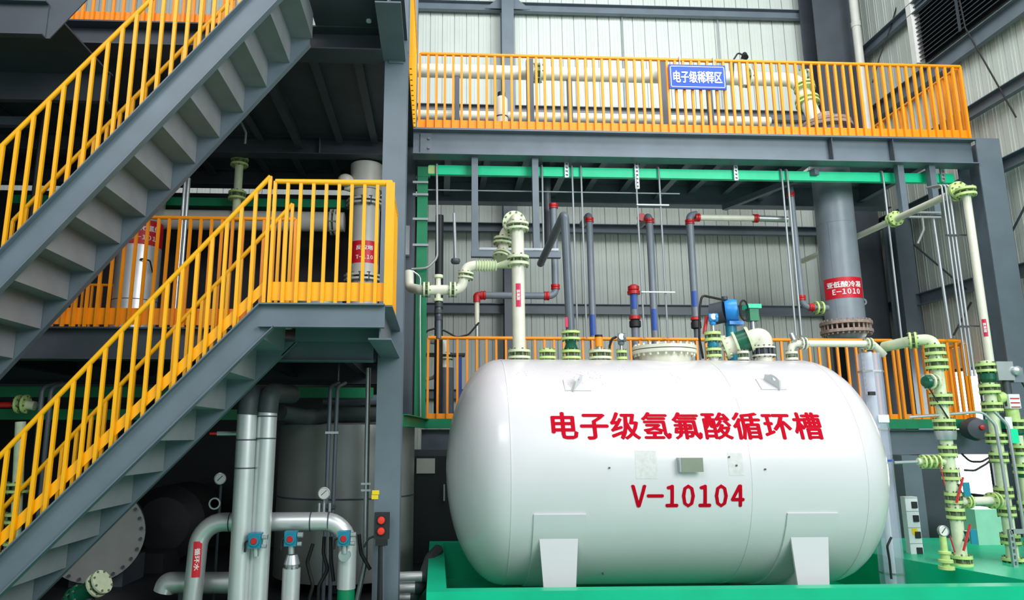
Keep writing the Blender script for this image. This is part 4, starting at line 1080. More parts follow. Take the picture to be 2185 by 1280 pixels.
MB().tube([(a.x, yb_+0.04, b.z+0.02), (a.x-0.05, yb_+0.04, b.z), (a.x-0.09, yb_+0.04, b.z-0.08)], 0.01, 8, 0.04).build('cable', RUBBER, t)
MB().box(cx-0.08, cx+0.08, yb_-0.04, yb_+0.12, 0, 0.012).build('foot_plate', SOOT, t)
# pipes right of the column foot
yy = 7.7
for (pts, r, lb) in (([(858, 1232), (905, 1230), (918, 1200), (935, 1190)], 0.055, 'upper silver pipe with black elbow between the main column and the basin'),
                     ([(850, 1256), (890, 1254), (912, 1230)], 0.06, 'middle silver pipe with black elbow between the main column and the basin'),
                     ([(845, 1276), (880, 1275), (900, 1255)], 0.055, 'lowest silver pipe with black elbow between the main column and the basin')):
    p_ = [at(x, y, yy) for x, y in pts]
    t = thing('floor_pipe', lb, 'pipe', p_[0])
    MB().cyl(p_[0]-Vc(0.1, 0, 0), p_[1], r, 20).build('pipe', ALU, t)
    MB().tube([p_[1]-Vc(0.02, 0, 0)]+p_[1:][:1]+[q+Vc(0, 0.25*k, 0) for k, q in enumerate(p_[2:], 1)], r+0.006, 20, 0.05).build('black_elbow', FOAM, t)
# dark round vessel heads and the flanged white manway below the stair
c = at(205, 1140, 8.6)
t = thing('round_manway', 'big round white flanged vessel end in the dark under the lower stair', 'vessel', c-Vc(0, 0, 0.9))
mb = MB(); mb.lathe(c, (0.3, -1, 0), [(0, 0), (0.52, 0), (0.52, 0.06), (0.3, 0.075), (0, 0.08)], 48); mb.build('flange', mat('white_manway_shaded', (140, 144, 140), 0.5), t)  # white flange, its grey carries the shade under the stair
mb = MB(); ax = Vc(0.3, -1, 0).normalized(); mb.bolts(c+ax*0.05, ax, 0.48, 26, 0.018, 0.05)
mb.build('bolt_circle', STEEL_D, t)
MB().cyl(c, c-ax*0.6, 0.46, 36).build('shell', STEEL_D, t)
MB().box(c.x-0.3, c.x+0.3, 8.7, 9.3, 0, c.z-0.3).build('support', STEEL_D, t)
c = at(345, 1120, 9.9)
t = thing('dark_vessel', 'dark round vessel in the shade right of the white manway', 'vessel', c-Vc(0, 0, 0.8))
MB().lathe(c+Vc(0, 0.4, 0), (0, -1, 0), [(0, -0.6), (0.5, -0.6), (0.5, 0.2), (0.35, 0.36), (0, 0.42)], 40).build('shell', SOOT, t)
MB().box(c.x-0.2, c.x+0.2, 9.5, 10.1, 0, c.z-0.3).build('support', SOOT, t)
# green valve at the foot
c = at(192, 1258, 7.6)
t = thing('green_valve', 'green flanged valve at floor height under the lower stair', 'valve', (c.x, 7.6, 0))
ax = Vc(0.8, -0.25, 0.5).normalized()
MB().cyl(c-ax*0.28, c+ax*0.12, 0.09, 20).build('body', GREENV, t)
fpair(t, c+ax*0.12, ax, 0.12, 0.07, 0.07, 0.022, PALEG)
fpair(t, c-ax*0.16, ax, 0.12, 0.07, 0.07, 0.022, GREENV)
MB().cyl((c.x, 7.6, 0), (c.x, 7.6, c.z-0.05), 0.05, 14).build('stand', STEEL_D, t)
# left edge pipes behind the lower stair
t = thing('maroon_pipe_line', 'level dark red pipe with pale green flange at the left edge behind the lower stair', 'pipe', at(-40, 863, 7.9))
MB().cyl(at(-60, 864, 7.9), at(30, 864, 7.9), 0.032, 14).build('pipe', REDC, t)
fpair(t, at(48, 862, 7.9), (1, 0, 0), 0.1, 0.05, 0.07, 0.025, LIME)
MB().cyl(at(45, 862, 7.9), at(75, 866, 7.9), 0.05, 16).build('spool', PALEG, t)
for py, lb in ((836, 'upper dark green beam behind the lower stair at the left edge'), (884, 'lower dark green beam behind the lower stair at the left edge')):
    q = at(100, py, 8.4); solo(MB().box(-7.5, -0.75, 8.4, 8.47, q.z-0.06, q.z+0.06), 'green_beam', GREEND, lb, 'beam')
for px, lb in ((85, 'left tube of a bent pair behind the lower stair'), (104, 'right tube of a bent pair behind the lower stair')):
    q0, q1 = at(px-8, 1000, 7.75), at(px+6, 826, 7.75); q0.z = 0
    solo(MB().tube([q0, q1, q1+Vc(0.1, 0.2, 0.06)], 0.026, 12, 0.08), 'bent_tube', PVC_D, lb, 'tube')
t = thing('green_valve_stack', 'stack of lime flanged valves at the left edge behind the lower stair', 'valve', at(35, 1200, 7.6))
q0, q1 = at(28, 1260, 7.6), at(44, 900, 7.6)
MB().cyl(q0, q1, 0.05, 16).build('pipe', PALEG, t)
for f_ in (0.05, 0.25, 0.42, 0.6): fpair(t, q0.lerp(q1, f_), (0, 0, 1), 0.11, 0.05, 0.07, 0.025, LIME)

# ================================================================== PIPES UNDER AND ON THE UPPER PLATFORM
GY = 9.62
# green beam hung on perforated straps
q0, q1 = at(915, 371, GY), at(2030, 378, GY); gz = (q0.z+q1.z)/2
gb = thing('green_pipe_rack', 'bright green level beam hung under the upper platform, turning down at its left end', 'pipe rack', (3.8, GY, gz-0.08))
MB().channel((q0.x, GY-0.05, gz+0.075), (q1.x, GY-0.05, gz+0.075), 0.14, 0.07, 0.01, -1).build('beam', GREENB, gb)
MB().box(q0.x-0.16, q0.x-0.01, GY-0.04, GY+0.03, LZ, gz+0.02).build('down_post', GREEND, gb)
MB().box(q0.x-0.16, q0.x+0.02, GY-0.045, GY+0.03, gz-0.1, gz+0.05).build('corner_plate', GREEND, gb)
MB().box(q0.x-0.01, q0.x+0.12, GY-0.056, GY-0.05, gz-0.055, gz+0.06).build('end_plate', LIME, gb)
for py in (392, 418, 470, 525):
    c = at(905, py, GY); MB().box(c.x-0.16, c.x+0.06, GY-0.07, GY-0.045, c.z-0.016, c.z+0.016).build('cross_strut', WIRE, gb)
def strut(label, p0, p1, w, y):
    """galvanised strut with punched slots, built as two rails and rungs"""
    a, b = at(p0[0], p0[1], y), at(p1[0], p1[1], y)
    t = thing('slotted_strut', label, 'strut', Vc(b.x, y, b.z))
    x = (a.x+b.x)/2; mb = MB(); n = max(4, int((a.z-b.z)/0.055))
    for s in (-1, 1): mb.box(x+s*w/2-(0.012 if s > 0 else 0), x+s*w/2+(0.012 if s < 0 else 0), y, y+0.03, b.z, a.z)
    for k in range(n+1):
        z = b.z+(a.z-b.z)*k/n; mb.box(x-w/2+0.012, x+w/2-0.012, y, y+0.004, max(b.z, z-0.012), min(a.z, z+0.012))
    mb.box(x-w/2+0.012, x+w/2-0.012, y+0.026, y+0.028, b.z, a.z)
    mb.build('slotted_channel', CHROME, t)
    return t
for px, pb, lb in ((1209, 378, 'first slotted strap from the left holding the green rack'), (1359, 402, 'second slotted strap from the left holding the green rack, the longest one'),
               (1570, 384, 'third slotted strap from the left holding the green rack'), (2011, 387, 'slotted strap at the right end of the green rack')):
    strut(lb, (px, 338), (px, pb), 0.058, GY-0.1)
# thin impulse tubes hanging from the rack
tubes = [((1157, 370), (1158, 566), 'first thin tube hanging from the green rack, in front of the dark frame'),
         ((1221, 372), (1236, 722), 'thin tube hanging from the green rack just right of the dark bent pipe'),
         ((1240, 372), (1254, 722), 'thin tube hanging from the green rack left of the first grey riser'),
         ((1358, 400), (1379, 722), 'thin tube running down from the long slotted strap'),
         ((1406, 372), (1426, 722), 'thin tube bending over the green rack between two grey risers'),
         ((1668, 372), (1698, 716), 'left one of the twin thin tubes in front of the riser beside the cooler'),
         ((1680, 372), (1708, 716), 'right one of the twin thin tubes in front of the riser beside the cooler'),
         ((1884, 374), (1921, 722), 'thin tube hanging from the green rack right of the grey cooler'),
         ((1978, 374), (2040, 722), 'thicker thin tube hanging from the right end of the green rack')]
for (p0, p1, lb) in tubes:
    a, b = at(*p0, GY-0.09), at(*p1, GY-0.09); b = Vc(a.x+0.3*(b.x-a.x), a.y, b.z)
    solo(MB().tube([Vc(a.x-0.02, GY+0.05, gz+0.085), Vc(a.x, GY-0.08, gz+0.095), Vc(a.x, GY-0.09, gz-0.1), b], 0.014 if p0[0] < 1900 else 0.02, 8, 0.03), 'impulse_tube', WIRE, lb, 'tube')
a, b = at(906, 405, GY), at(1450, 413, GY); solo(MB().cyl(a, Vc(b.x, a.y, a.z), 0.01, 8), 'level_wire', WIRE, 'thin level wire under the green rack', 'wire')
for y_, lb in ((437, 'upper short strut joining two thin tubes'), (623, 'lower short strut joining two thin tubes')):
    a, b = at(1358 if y_ < 500 else 1368, y_, GY-0.11), at(1427 if y_ < 500 else 1440, y_, GY-0.11)
    solo(MB().box(a.x, b.x, GY-0.125, GY-0.105, a.z-0.01, a.z+0.01), 'tube_strut', WIRE, lb, 'strut')
solo(MB().tube([at(932, 350, 9.54), at(933, 550, 9.54), at(912, 572, 9.5), at(878, 574, 9.5)], 0.018, 10, 0.16), 'bent_conduit', CHROME, 'white metal conduit falling from the rack and bending left to the main column', 'conduit')
solo(MB().tube([at(880, 578, 9.5), at(897, 590, 9.5), at(896, 660, 9.5), at(897, 895, 9.54)], 0.012, 8, 0.1), 'thin_cable', CHROME, 'thin pale cable hanging down in front of the left end of the lower railing', 'cable')
solo(MB().tube([at(x, y, 9.62) for x, y in ((901, 725), (910, 706), (930, 700), (950, 706), (975, 720), (1000, 714), (1022, 688))], 0.013, 8, 0.1), 'black_hose', RUBBER, 'black hose sagging over the left end of the lower railing', 'hose')
a, b = at(862, 481, 10.03), at(873, 543, 10.03)
solo(MB().box(a.x-0.12, b.x-0.0, 10.03, 10.15, b.z, a.z), 'junction_box', PANELW, 'white junction box on the right side of the main column', 'box')

def red_collar(t, p, ax, r): 
    MB().lathe(Vector(p)-Vector(ax).normalized()*0.035, ax, [(r*0.9, 0), (r*1.28, 0), (r*1.28, 0.022), (r*1.12, 0.03), (r*1.28, 0.04), (r*1.28, 0.07), (r*0.9, 0.07)], 20).build('red_coupling', REDC, t)
PY = 10.25
def riser(label, p0, p1, r, col_at=(), blue=None, m=PVC, elbow=None, y=PY):
    a, b = at(*p0, y), at(*p1, y); b.x = a.x
    if p1[1] == 740: b.z = LZ
    t = thing('grey_riser_pipe', label, 'pipe', (a.x, y, b.z))
    pts = [b, a] if not elbow else [b, a]+[a+Vector(e) for e in elbow]
    MB().tube(pts, r, 18, 0.09).build('pipe', m, t)
    for py in col_at: red_collar(t, (a.x, y, at(p0[0], py, y).z), (0, 0, 1), r)
    if blue:
        z1, z0 = at(p0[0], blue[0], y).z, at(p0[0], blue[1], y).z
        vlabel('blue_label', (a.x, y, (z0+z1)/2), 0.07, z1-z0, r+0.001, BLUEL, t)
    return t, a
riser('first grey riser with red coupling from the left, standing behind the lower railing', (1257, 458), (1270, 740), 0.052, (470,), (672, 716), elbow=[(0, 0.5, 0)])
t, a = riser('grey riser with paired red couplings near the middle behind the manhole', (1385, 460), (1400, 740), 0.055, (472,), (660, 705), elbow=[(0, 0.5, 0)])
red_collar(t, (a.x-0.09, PY+0.1, a.z), (0, 1, 0), 0.05)
t, a = riser('grey riser with red coupling turning right into a white level pipe', (1471, 460), (1482, 676), 0.055, (474,), (622, 655), elbow=[(0.12, 0.03, 0.03)])
z = at(1545, 465, PY).z; b = at(1612, 465, PY)
MB().cyl((a.x+0.1, PY, z), (b.x, PY, z), 0.047, 16).build('level_pipe', WHITE, t)
red_collar(t, (a.x+0.12, PY, z), (1, 0, 0), 0.05); red_collar(t, (b.x, PY, z), (1, 0, 0), 0.052)
MB().cyl((b.x, PY, z), (b.x+0.5, PY, z-0.01), 0.05, 16).build('level_pipe', CHROME, t)
zb0 = at(1481, 690, PY).z
MB().cyl((a.x, PY, LZ), (a.x, PY, zb0), 0.04, 14).build('lower_pipe', PVC_D, t)
MB().lathe((a.x, PY, zb0-0.09), (0, 0, 1), [(0.04, 0), (0.075, 0.02), (0.075, 0.1), (0.06, 0.14)], 18).build('valve_body', SOOT, t)
MB().lathe((a.x, PY, zb0+0.05), (0, 0, 1), [(0.06, 0), (0.078, 0.0), (0.07, 0.04), (0.05, 0.05)], 18).build('red_coupling', REDC, t)
t, a = riser('short grey riser topped by a big red coupling behind the manhole', (1352, 622), (1362, 740), 0.06, (), None)
zt1 = at(1352, 628, PY).z
MB().lathe((a.x, PY, zt1), (0, 0, 1), [(0.05, 0), (0.095, 0.0), (0.095, 0.05), (0.07, 0.06), (0.085, 0.07), (0.085, 0.12), (0.04, 0.15), (0, 0.15)], 22).build('red_cap_coupling', REDC, t)
z1, z0 = at(1357, 626, PY).z, at(1357, 660, PY).z; vlabel('blue_label', (a.x, PY, (z0+z1)/2), 0.08, z1-z0, 0.061, BLUEL, t)
zb0 = at(1358, 700, PY).z
MB().lathe((a.x, PY, zb0), (0, 0, 1), [(0.06, 0), (0.085, 0.02), (0.085, 0.1), (0.06, 0.13)], 18).build('valve_body', SOOT, t)
MB().lathe((a.x, PY, zb0+0.13), (0, 0, 1), [(0.06, 0), (0.085, 0.0), (0.08, 0.05), (0.06, 0.06)], 18).build('red_coupling', REDC, t)
# riser beside the cooler with elbow to a lime flange
a, b = at(1686, 400, 10.0), at(1706, 655, 10.0); b.x = a.x+0.02; c = at(1752, 657, 10.05)
t = thing('grey_riser_pipe', 'grey riser left of the cooler with a red elbow into a lime flange', 'pipe', b)
MB().tube([a, Vc(b.x, 10.0, c.z), c+Vc(0.1, 0, 0)], 0.045, 18, 0.12).build('pipe', PVC, t)
red_collar(t, at(1687, 416, 10.0), (0, 0, 1), 0.045); red_collar(t, (b.x, 10.0, c.z+0.14), (0, 0, 1), 0.045); red_collar(t, (b.x+0.13, 10.0, c.z), (1, 0, 0), 0.045)
fpair(t, c-Vc(0.04, 0, 0), (1, 0, 0), 0.1, 0.045, 0.08, 0.024, LIME)
# grey and dark upright pair near the hanging frame
yy = 9.75
a, b = at(1181, 440, yy), at(1186, 628, yy); c = at(1022, 630, yy)
t = thing('grey_return_pipe', 'grey pipe with red couplings running level behind the white riser pipe', 'pipe', c)
MB().tube([a, Vc(a.x, yy, c.z), Vc(c.x, yy, c.z)], 0.05, 18, 0.1).build('pipe', PVC, t)
red_collar(t, a, (0, 0, 1), 0.05); red_collar(t, (a.x, yy, c.z+0.13), (0, 0, 1), 0.05); red_collar(t, (a.x-0.13, yy, c.z), (1, 0, 0), 0.05); red_collar(t, (c.x+0.06, yy, c.z), (1, 0, 0), 0.05)
MB().tube([(c.x+0.02, yy, c.z), (c.x-0.03, yy, c.z), (c.x-0.03, yy, c.z-0.1)], 0.052, 16, 0.04).build('red_elbow', REDC, t)
MB().cyl((c.x-0.03, yy, c.z-0.1), (c.x-0.03, yy, c.z-0.42), 0.035, 14).build('drop_pipe', WHITE, t)
MB().cyl((c.x-0.03, yy, c.z-0.42), (c.x-0.03, yy, LZ), 0.022, 12).build('thin_drop_pipe', CHROME, t)
a, b = at(1165, 392, 10.0), at(1170, 530, 10.0)
solo(MB().tube([b, Vc(b.x, 10.0, a.z), Vc(b.x, 10.0, 5.96)], 0.055, 16), 'dark_pipe', PVC_D, 'dark upright pipe behind the right post of the hanging frame', 'pipe')
a = at(938, 460, 9.9); b = at(938, 726, 9.9)
solo(MB().cyl((a.x, 9.9, LZ), (a.x, 9.9, a.z), 0.06, 16), 'dark_pipe', SOOT, 'dark upright pipe beside the green post at the left', 'pipe')
# machine parts behind the left end of the lower railing
c = at(948, 800, 10.2)
t = thing('pump_set', 'grey pump with white elbow behind the left end of the lower railing', 'pump', (c.x, 10.2, LZ))
MB().cyl((c.x, 10.2, LZ), (c.x, 10.2, c.z+0.1), 0.14, 24).build('pump_body', PVC_D, t)
MB().box(c.x-0.3, c.x+0.3, 10.1, 10.4, c.z+0.28, c.z+0.31).build('shelf', STEEL_D, t)
MB().tube([(c.x, 10.2, c.z+0.1), (c.x, 10.2, c.z+0.5), (c.x-0.2, 10.2, c.z+0.52)], 0.07, 18, 0.1).build('white_elbow', WHITE, t)
fpair(t, (c.x, 10.2, c.z+0.27), (0, 0, 1), 0.13, 0.07, 0.06, 0.02, PALEG)
MB().box(c.x+0.17, c.x+0.25, 10.05, 10.1, LZ, c.z+0.25).build('blue_upright', BLUEL, t)
MB().tube([(c.x-0.35, 10.05, c.z-0.1), (c.x-0.15, 10.05, c.z-0.05), (c.x-0.05, 10.05, c.z+0.1)], 0.025, 10, 0.1).build('pale_hose', CREAM, t)

# ---- cooler
CY = 10.3
a, b = at(1745, 520, CY), at(1824, 520, CY); R = (b.x-a.x)/2*1.0; cx = (at(1750, 560, CY).x+at(1832, 560, CY).x)/2; R = 0.277
t = thing('cooler_column', 'thick grey cooler column hanging through the upper platform, red label near its foot', 'vessel', (cx, CY, 3.2))
zf0, zf1 = at(1803, 706, CY-R).z, at(1803, 682, CY-R).z
MB().cyl((cx, CY, zf1-0.02), (cx, CY, at(1750, 258, CY-0.3).z), R, 44).build('shell', COOLER, t)
for z in (at(1780, 470, CY-R).z,): MB().lathe((cx, CY, z), (0, 0, 1), [(R-0.003, 0), (R+0.004, 0.003), (R+0.004, 0.015), (R-0.003, 0.018)], 44).build('weld_seam', COOLER, t)
mb = MB(); s_ang = math.atan2(-cx, CY)-0.35
mb.bar((cx+(R)*sin(s_ang), CY-(R)*cos(s_ang), zf1), (cx+(R)*sin(s_ang), CY-(R)*cos(s_ang), at(1780, 470, CY-R).z), 0.012, 0.006, (sin(s_ang), -cos(s_ang), 0)); mb.build('long_seam', COOLER, t)
mb = MB(); th = 0.045
for z in (zf0, zf1-th): mb.lathe((cx, CY, z), (0, 0, 1), [(R-0.02, 0), (R+0.085, 0), (R+0.085, th), (R-0.02, th)], 48)
mb.build('flange_pair', RUST, t)
bo = None
for k in range(28):
    a_ = 2*pi*k/28; q = Vc(cx+(R+0.055)*cos(a_), CY+(R+0.055)*sin(a_), zf0-0.03)
    if bo is None: bo = MB().cyl(q, q+Vc(0, 0, zf1-zf0+0.06), 0.014, 6).build('bolt', RUST, t); q00 = q
    else: child_copy(bo, t, q-q00)
prof = [(R*cos(pi/2*k/8)+0.0, -0.14*sin(pi/2*k/8)) for k in range(9)]
MB().lathe((cx, CY, zf0), (0, 0, 1), [(R, 0.03)]+prof, 40).build('dished_end', COOLER, t)
a0 = math.atan2(-cx, CY)+0.12
zl1, zl0 = at(1800, 590, CY-R).z, at(1805, 634, CY-R).z
label_wrap('red_label', (cx, CY), R, a0, 1.15, zl0, zl1, REDL, t)
letters_map('lettering', '亚低酸冷凝', 0.52, 0.095, cyl_map((cx, CY), 0, R+0.004, a0+0.02, zl0+(zl1-zl0)*0.65), WLET, t, 0.003, bold=0.035, cut=0.04)
letters_map('lettering', 'Ｅ－１０１０', 0.40, 0.085, cyl_map((cx, CY), 0, R+0.004, a0+0.10, zl0+(zl1-zl0)*0.3), WLET, t, 0.003, bold=0.04, cut=0.04, spacing=0.6)
mb = MB(); c = at(1842, 644, CY)
mb.lathe((c.x, CY-0.01, c.z), (0, 1, 0), [(0.025, 0), (0.055, 0), (0.055, 0.02), (0.025, 0.02), (0.025, 0)], 20); mb.box(cx+R-0.01, c.x-0.03, CY-0.01, CY+0.01, c.z-0.05, c.z+0.04); mb.build('lifting_eye', COOLER, t)
zuf = at(1750, 262, CY-0.3).z
MB().lathe((cx, CY, zuf), (0, 0, 1), [(R-0.02, 0), (R+0.12, 0), (R+0.12, 0.05), (R-0.02, 0.05)], 40).build('upper_flange', RUST, t)
mb = MB(); mb.lathe((cx, CY, zuf+0.07), (0, 0, 1), [(0, 0), (R+0.1, 0), (R+0.1, 0.05), (R*0.8, 0.07), (R*0.5, 0.2), (0.12, 0.22)], 40); mb.build('top_head', RUST, t)
# pipe line on the upper platform
UYP = 10.9
zp = at(1250, 158, UYP).z; xl = at(880, 158, UYP).x-0.4
ct = at(1752, 165, UYP)
t = thing('white_header_pipe', 'long white level pipe behind the upper railing ending in lime flanged bend', 'pipe', (xl, UYP, zp))
for x in (0.3, 2.2, 4.6): MB().box(x-0.04, x+0.04, UYP-0.04, UYP+0.04, UZ, zp-0.05).build('pipe_support', STEEL_D, t)
MB().tube([(xl, UYP, zp), (cx-0.05, UYP, zp-0.02), (cx-0.02, UYP-0.4, zuf+0.25)], 0.115, 22, 0.2).build('pipe', WHITE, t)
for px in (1147, 1590, 1712): fpair(t, (at(px, 150, UYP).x, UYP, zp), (1, 0, 0), 0.17, 0.115, 0.08, 0.03, PALEG)
mb = (cx-0.02, UYP-0.2)
fpair(t, (cx-0.03, UYP-0.16, at(1740, 185, UYP-0.2).z), (0, 0.2, 1), 0.17, 0.115, 0.07, 0.03, LIME)
fpair(t, (cx-0.02, UYP-0.19, at(1750, 218, UYP-0.2).z), (0, 0.2, 1), 0.19, 0.115, 0.08, 0.035, LIME)
zq = at(1250, 252, 11.2).z
t = thing('white_lower_pipe', 'lower white level pipe behind the foot of the upper railing', 'pipe', (xl, 11.2, zq))
MB().cyl((xl, 11.2, zq), (cx-0.45, 11.2, zq), 0.085, 20).build('pipe', WHITE, t)
for x in (0.6, 3.0, 5.0): MB().box(x-0.03, x+0.03, 11.17, 11.23, UZ, zq).build('pipe_support', STEEL, t)
for px, lb in ((1131, 'left slate post standing behind the upper railing'), (1416, 'slate post behind the upper railing near the blue sign')):
    x = at(px, 200, 10.6).x; z1 = at(px, 140, 10.6).z
    solo(MB().box(x-0.055, x+0.055, 10.55, 10.66, UZ, z1+0.1), 'steel_post', STEEL_D, lb, 'post')
x = at(1070, 230, 10.2).x; z1 = at(1070, 207, 10.2).z
t = thing('filter_canister', 'white filter canister standing behind the upper railing on the left', 'canister', (x, 10.2, UZ))
MB().lathe((x, 10.2, UZ), (0, 0, 1), [(0, 0), (0.1, 0), (0.1, z1-UZ-0.05), (0.06, z1-UZ), (0.0, z1-UZ)], 24).build('body', WHITE, t)
MB().cyl((x, 10.2, z1), (x, 10.2, z1+0.07), 0.06, 18).build('cap', SOOT, t)
MB().lathe((x, 10.2, UZ+(z1-UZ)*0.62), (0, 0, 1), [(0.098, 0), (0.106, 0.004), (0.106, 0.02), (0.098, 0.024)], 24).build('clamp_ring', STEEL_D, t)
MB().box(x+0.14, x+0.17, 10.2, 10.22, UZ, UZ+0.3).build('drain_valve', CHROME, t)
# black goose neck lamp above the sign
y = 10.5
c = at(1585, 118, y)
t = thing('gooseneck_lamp', 'small black gooseneck lamp above the blue sign', 'lamp', at(1563, 200, y))
MB().tube([at(1563, 200, y), at(1565, 128, y), at(1575, 112, y), c], 0.014, 8, 0.06).build('neck', RUBBER, t)
MB().lathe(c+Vc(0.03, 0, 0.03), (-0.2, -0.4, -1), [(0, 0), (0.035, 0.0), (0.06, 0.1), (0.0, 0.1)], 16).build('head', SOOT, t)
c = at(1586, 130, y); MB().box(c.x-0.025, c.x+0.025, y, y+0.05, at(1586, 180, y).z, c.z+0.06).build('bottle', WHITE, t)

# ================================================================== RIGHT: PIPES, VALVE STACKS, CLEAR COLUMN
WY = 8.15
pb = at(2112, 772, WY); pt = at(2056, 400, WY); X2 = pb.x
t = thing('white_branch_pipe', 'long slim white pipe with magenta label before the thick right column', 'pipe', (X2, WY, pb.z))
zt = pt.z
MB().tube([(X2, WY, pb.z), (X2, WY, zt), (X2-0.06, WY+3.9, zt+0.02)], 0.047, 18, 0.1).build('pipe', WHITE, t)
fpair(t, (X2, WY, at(2060, 410, WY).z), (0, 0, 1), 0.115, 0.05, 0.07, 0.03, LIME)
fpair(t, (X2, WY+0.14, zt), (0, 1, 0), 0.12, 0.05, 0.06, 0.03, LIME)
yq = X2/((1905-930)/FPX)*1.0
fpair(t, (X2-0.03, WY+1.35, zt+0.01), (0, 1, 0), 0.11, 0.05, 0.07, 0.03, LIME)
c = at(2105, 700, WY); o, ang = vlabel('pipe_label', (X2, WY, c.z), 0.045, 0.21, 0.049, MAGL, t)
letters_map('lettering', '氢氟酸', 0.12, 0.028, lambda X, Y, d, a=ang, z=c.z: Vc(X2+(0.053+d)*sin(a+Y/0.05), WY-(0.053+d)*cos(a+Y/0.05), z-X), WLET, t, 0.001, bold=0.02)
for k, (dx, r_) in enumerate(((-0.19, 0.012), (-0.14, 0.012), (-0.095, 0.014))):
    z1 = at(2040, 385, WY).z; z0 = at(2100, 800, WY).z
    solo(MB().tube([(X2+dx, WY+0.15, z0), (X2+dx, WY+0.15, z1), (X2+dx-0.05, WY+0.35, z1+0.03)], r_, 8, 0.05), 'impulse_tube', WIRE, ('left', 'middle', 'right')[k]+' one of three thin tubes running beside the long slim white pipe', 'tube')
for py, lb in ((502, 'upper small clamp beside the long slim white pipe'), (696, 'lower small clamp beside the long slim white pipe')):
    c = at(2080, py, WY+0.12); solo(MB().box(X2-0.24, X2+0.12, WY+0.11, WY+0.13, c.z-0.008, c.z+0.008), 'tube_clamp', STEEL_D, lb, 'clamp')
a, b = at(1942, 449, 9.0), at(2005, 461, 9.0); c = at(1958, 520, 9.0)
solo(MB().tube([at(1968, 465, 9.0), at(1971, 490, 9.0), c], 0.016, 8, 0.1), 'short_conduit', CHROME, 'short bent pale conduit hanging below the branch pipe', 'conduit')
for py, lb in ((452, 'upper short galvanised arm on the hanger posts'), (462, 'lower short galvanised arm on the hanger posts')):
    a, b = at(1940, py, 9.3), at(2008, py, 9.3); solo(MB().box(a.x, b.x, 9.3, 9.34, a.z-0.012, a.z+0.012), 'pipe_bracket', CHROME, lb, 'arm')

# left valve stack
base = atz(2053, 1206, BZ); VX, VY = base.x, base.y
def vz(py): return at(2030, py, VY).z
t = thing('valve_stack', 'tall white and lime flanged valve stack with a side gauge, right of the clear column', 'valve stack', (VX, VY, BZ))
zt = vz(724); pl = at(1888, 748, VY+0.5)
MB().tube([(VX, VY, BZ), (VX, VY, zt), (VX-0.14, VY+0.08, zt), (pl.x, pl.y, zt-0.02)], 0.058, 20, 0.1).build('pipe', PALEG, t)
fpair(t, (VX-0.16, VY+0.1, zt), (-1, 0.6, 0), 0.09, 0.058, 0.05, 0.02, LIME)
for py, R_ in ((747, 0.1), (777, 0.108), (852, 0.108), (905, 0.105), (962, 0.085), (1012, 0.085), (1062, 0.08), (1095, 0.085), (1196, 0.1)):
    fpair(t, (VX, VY, vz(py)), (0, 0, 1), R_, 0.055, 0.075, 0.03, LIME)
MB().lathe((VX, VY, vz(938)), (0, 0, 1), [(0.05, 0), (0.09, 0.0), (0.1, 0.05), (0.1, 0.09), (0.06, 0.1)], 24).build('rotameter_base', CHROME, t)
c = Vc(VX, VY, vz(815))
MB().cyl(c, c+Vc(-0.12, -0.03, 0), 0.04, 16).build('side_nozzle', PALEG, t)
fpair(t, c+Vc(-0.10, -0.025, 0), (-1, -0.25, 0), 0.085, 0.04, 0.06, 0.024, PALEG)
MB().lathe(c+Vc(-0.145, -0.036, 0), (-1, -0.25, 0), [(0, 0), (0.07, 0), (0.055, 0.04), (0.02, 0.055), (0, 0.055)], 18).build('side_cap', GREENV, t)
MB().tube([c+Vc(-0.17, -0.04, -0.02), c+Vc(-0.08, -0.06, -0.22), c+Vc(0.0, -0.07, -0.38)], 0.008, 6).build('tie_wire', RUBBER, t)
c = Vc(VX, VY, vz(815)); o, ang = vlabel('pipe_label', (VX+0.01, VY, c.z), 0.05, 0.21, 0.056, MAGL, t)
c = Vc(VX, VY, vz(985))
MB().cyl(c, c+Vc(-0.32, 0.02, 0.0), 0.035, 14).build('left_branch', PALEG, t)
for dx in (-0.14, -0.25): fpair(t, c+Vc(dx, 0.01, 0), (1, 0, 0), 0.07, 0.035, 0.05, 0.02, LIME)
MB().tube([c+Vc(-0.32, 0.02, 0), c+Vc(-0.55, 0.05, -0.01)], 0.016, 10).build('branch_tube', CHROME, t)
for py, dx in ((1045, 0.02), (1145, 0.03)):
    c = Vc(VX+dx, VY-0.06, vz(py)); MB().lathe(c-Vc(0, -0.06, 0.06), (0, 0, 1), [(0.04, 0), (0.07, 0.03), (0.05, 0.09), (0.06, 0.12)], 18).build('valve_body', GREENV, t)
    lab(MB().bar(c+Vc(0.04, -0.03, 0.13), c+Vc(-0.07, -0.04, -0.12), 0.022, 0.012).build('valve_handle', PINK, t), 'red lever handle')
    MB().box(c.x+0.03, c.x+0.10, c.y-0.03, c.y-0.02, c.z-0.06, c.z+0.08).build('tag', TEAL, t)
lab(MB().bar((VX-0.15, VY-0.07, vz(990)), (VX-0.13, VY-0.08, vz(1035)), 0.014, 0.008).build('tag_strip', PINK, t), 'red hanging tag strip')
# cross pipe to the right stack
base2 = atz(2163, 1200, BZ); RX, RY = base2.x, base2.y
c = Vc(VX, VY, vz(1070)); d = Vc(RX-0.02, RY, c.z)
MB().cyl(c, d, 0.042, 16).build('cross_pipe', WHITE, t)
fpair(t, c+(d-c)*0.25, d-c, 0.075, 0.042, 0.04, 0.02, LIME); fpair(t, c+(d-c)*0.8, d-c, 0.085, 0.042, 0.05, 0.02, LIME)
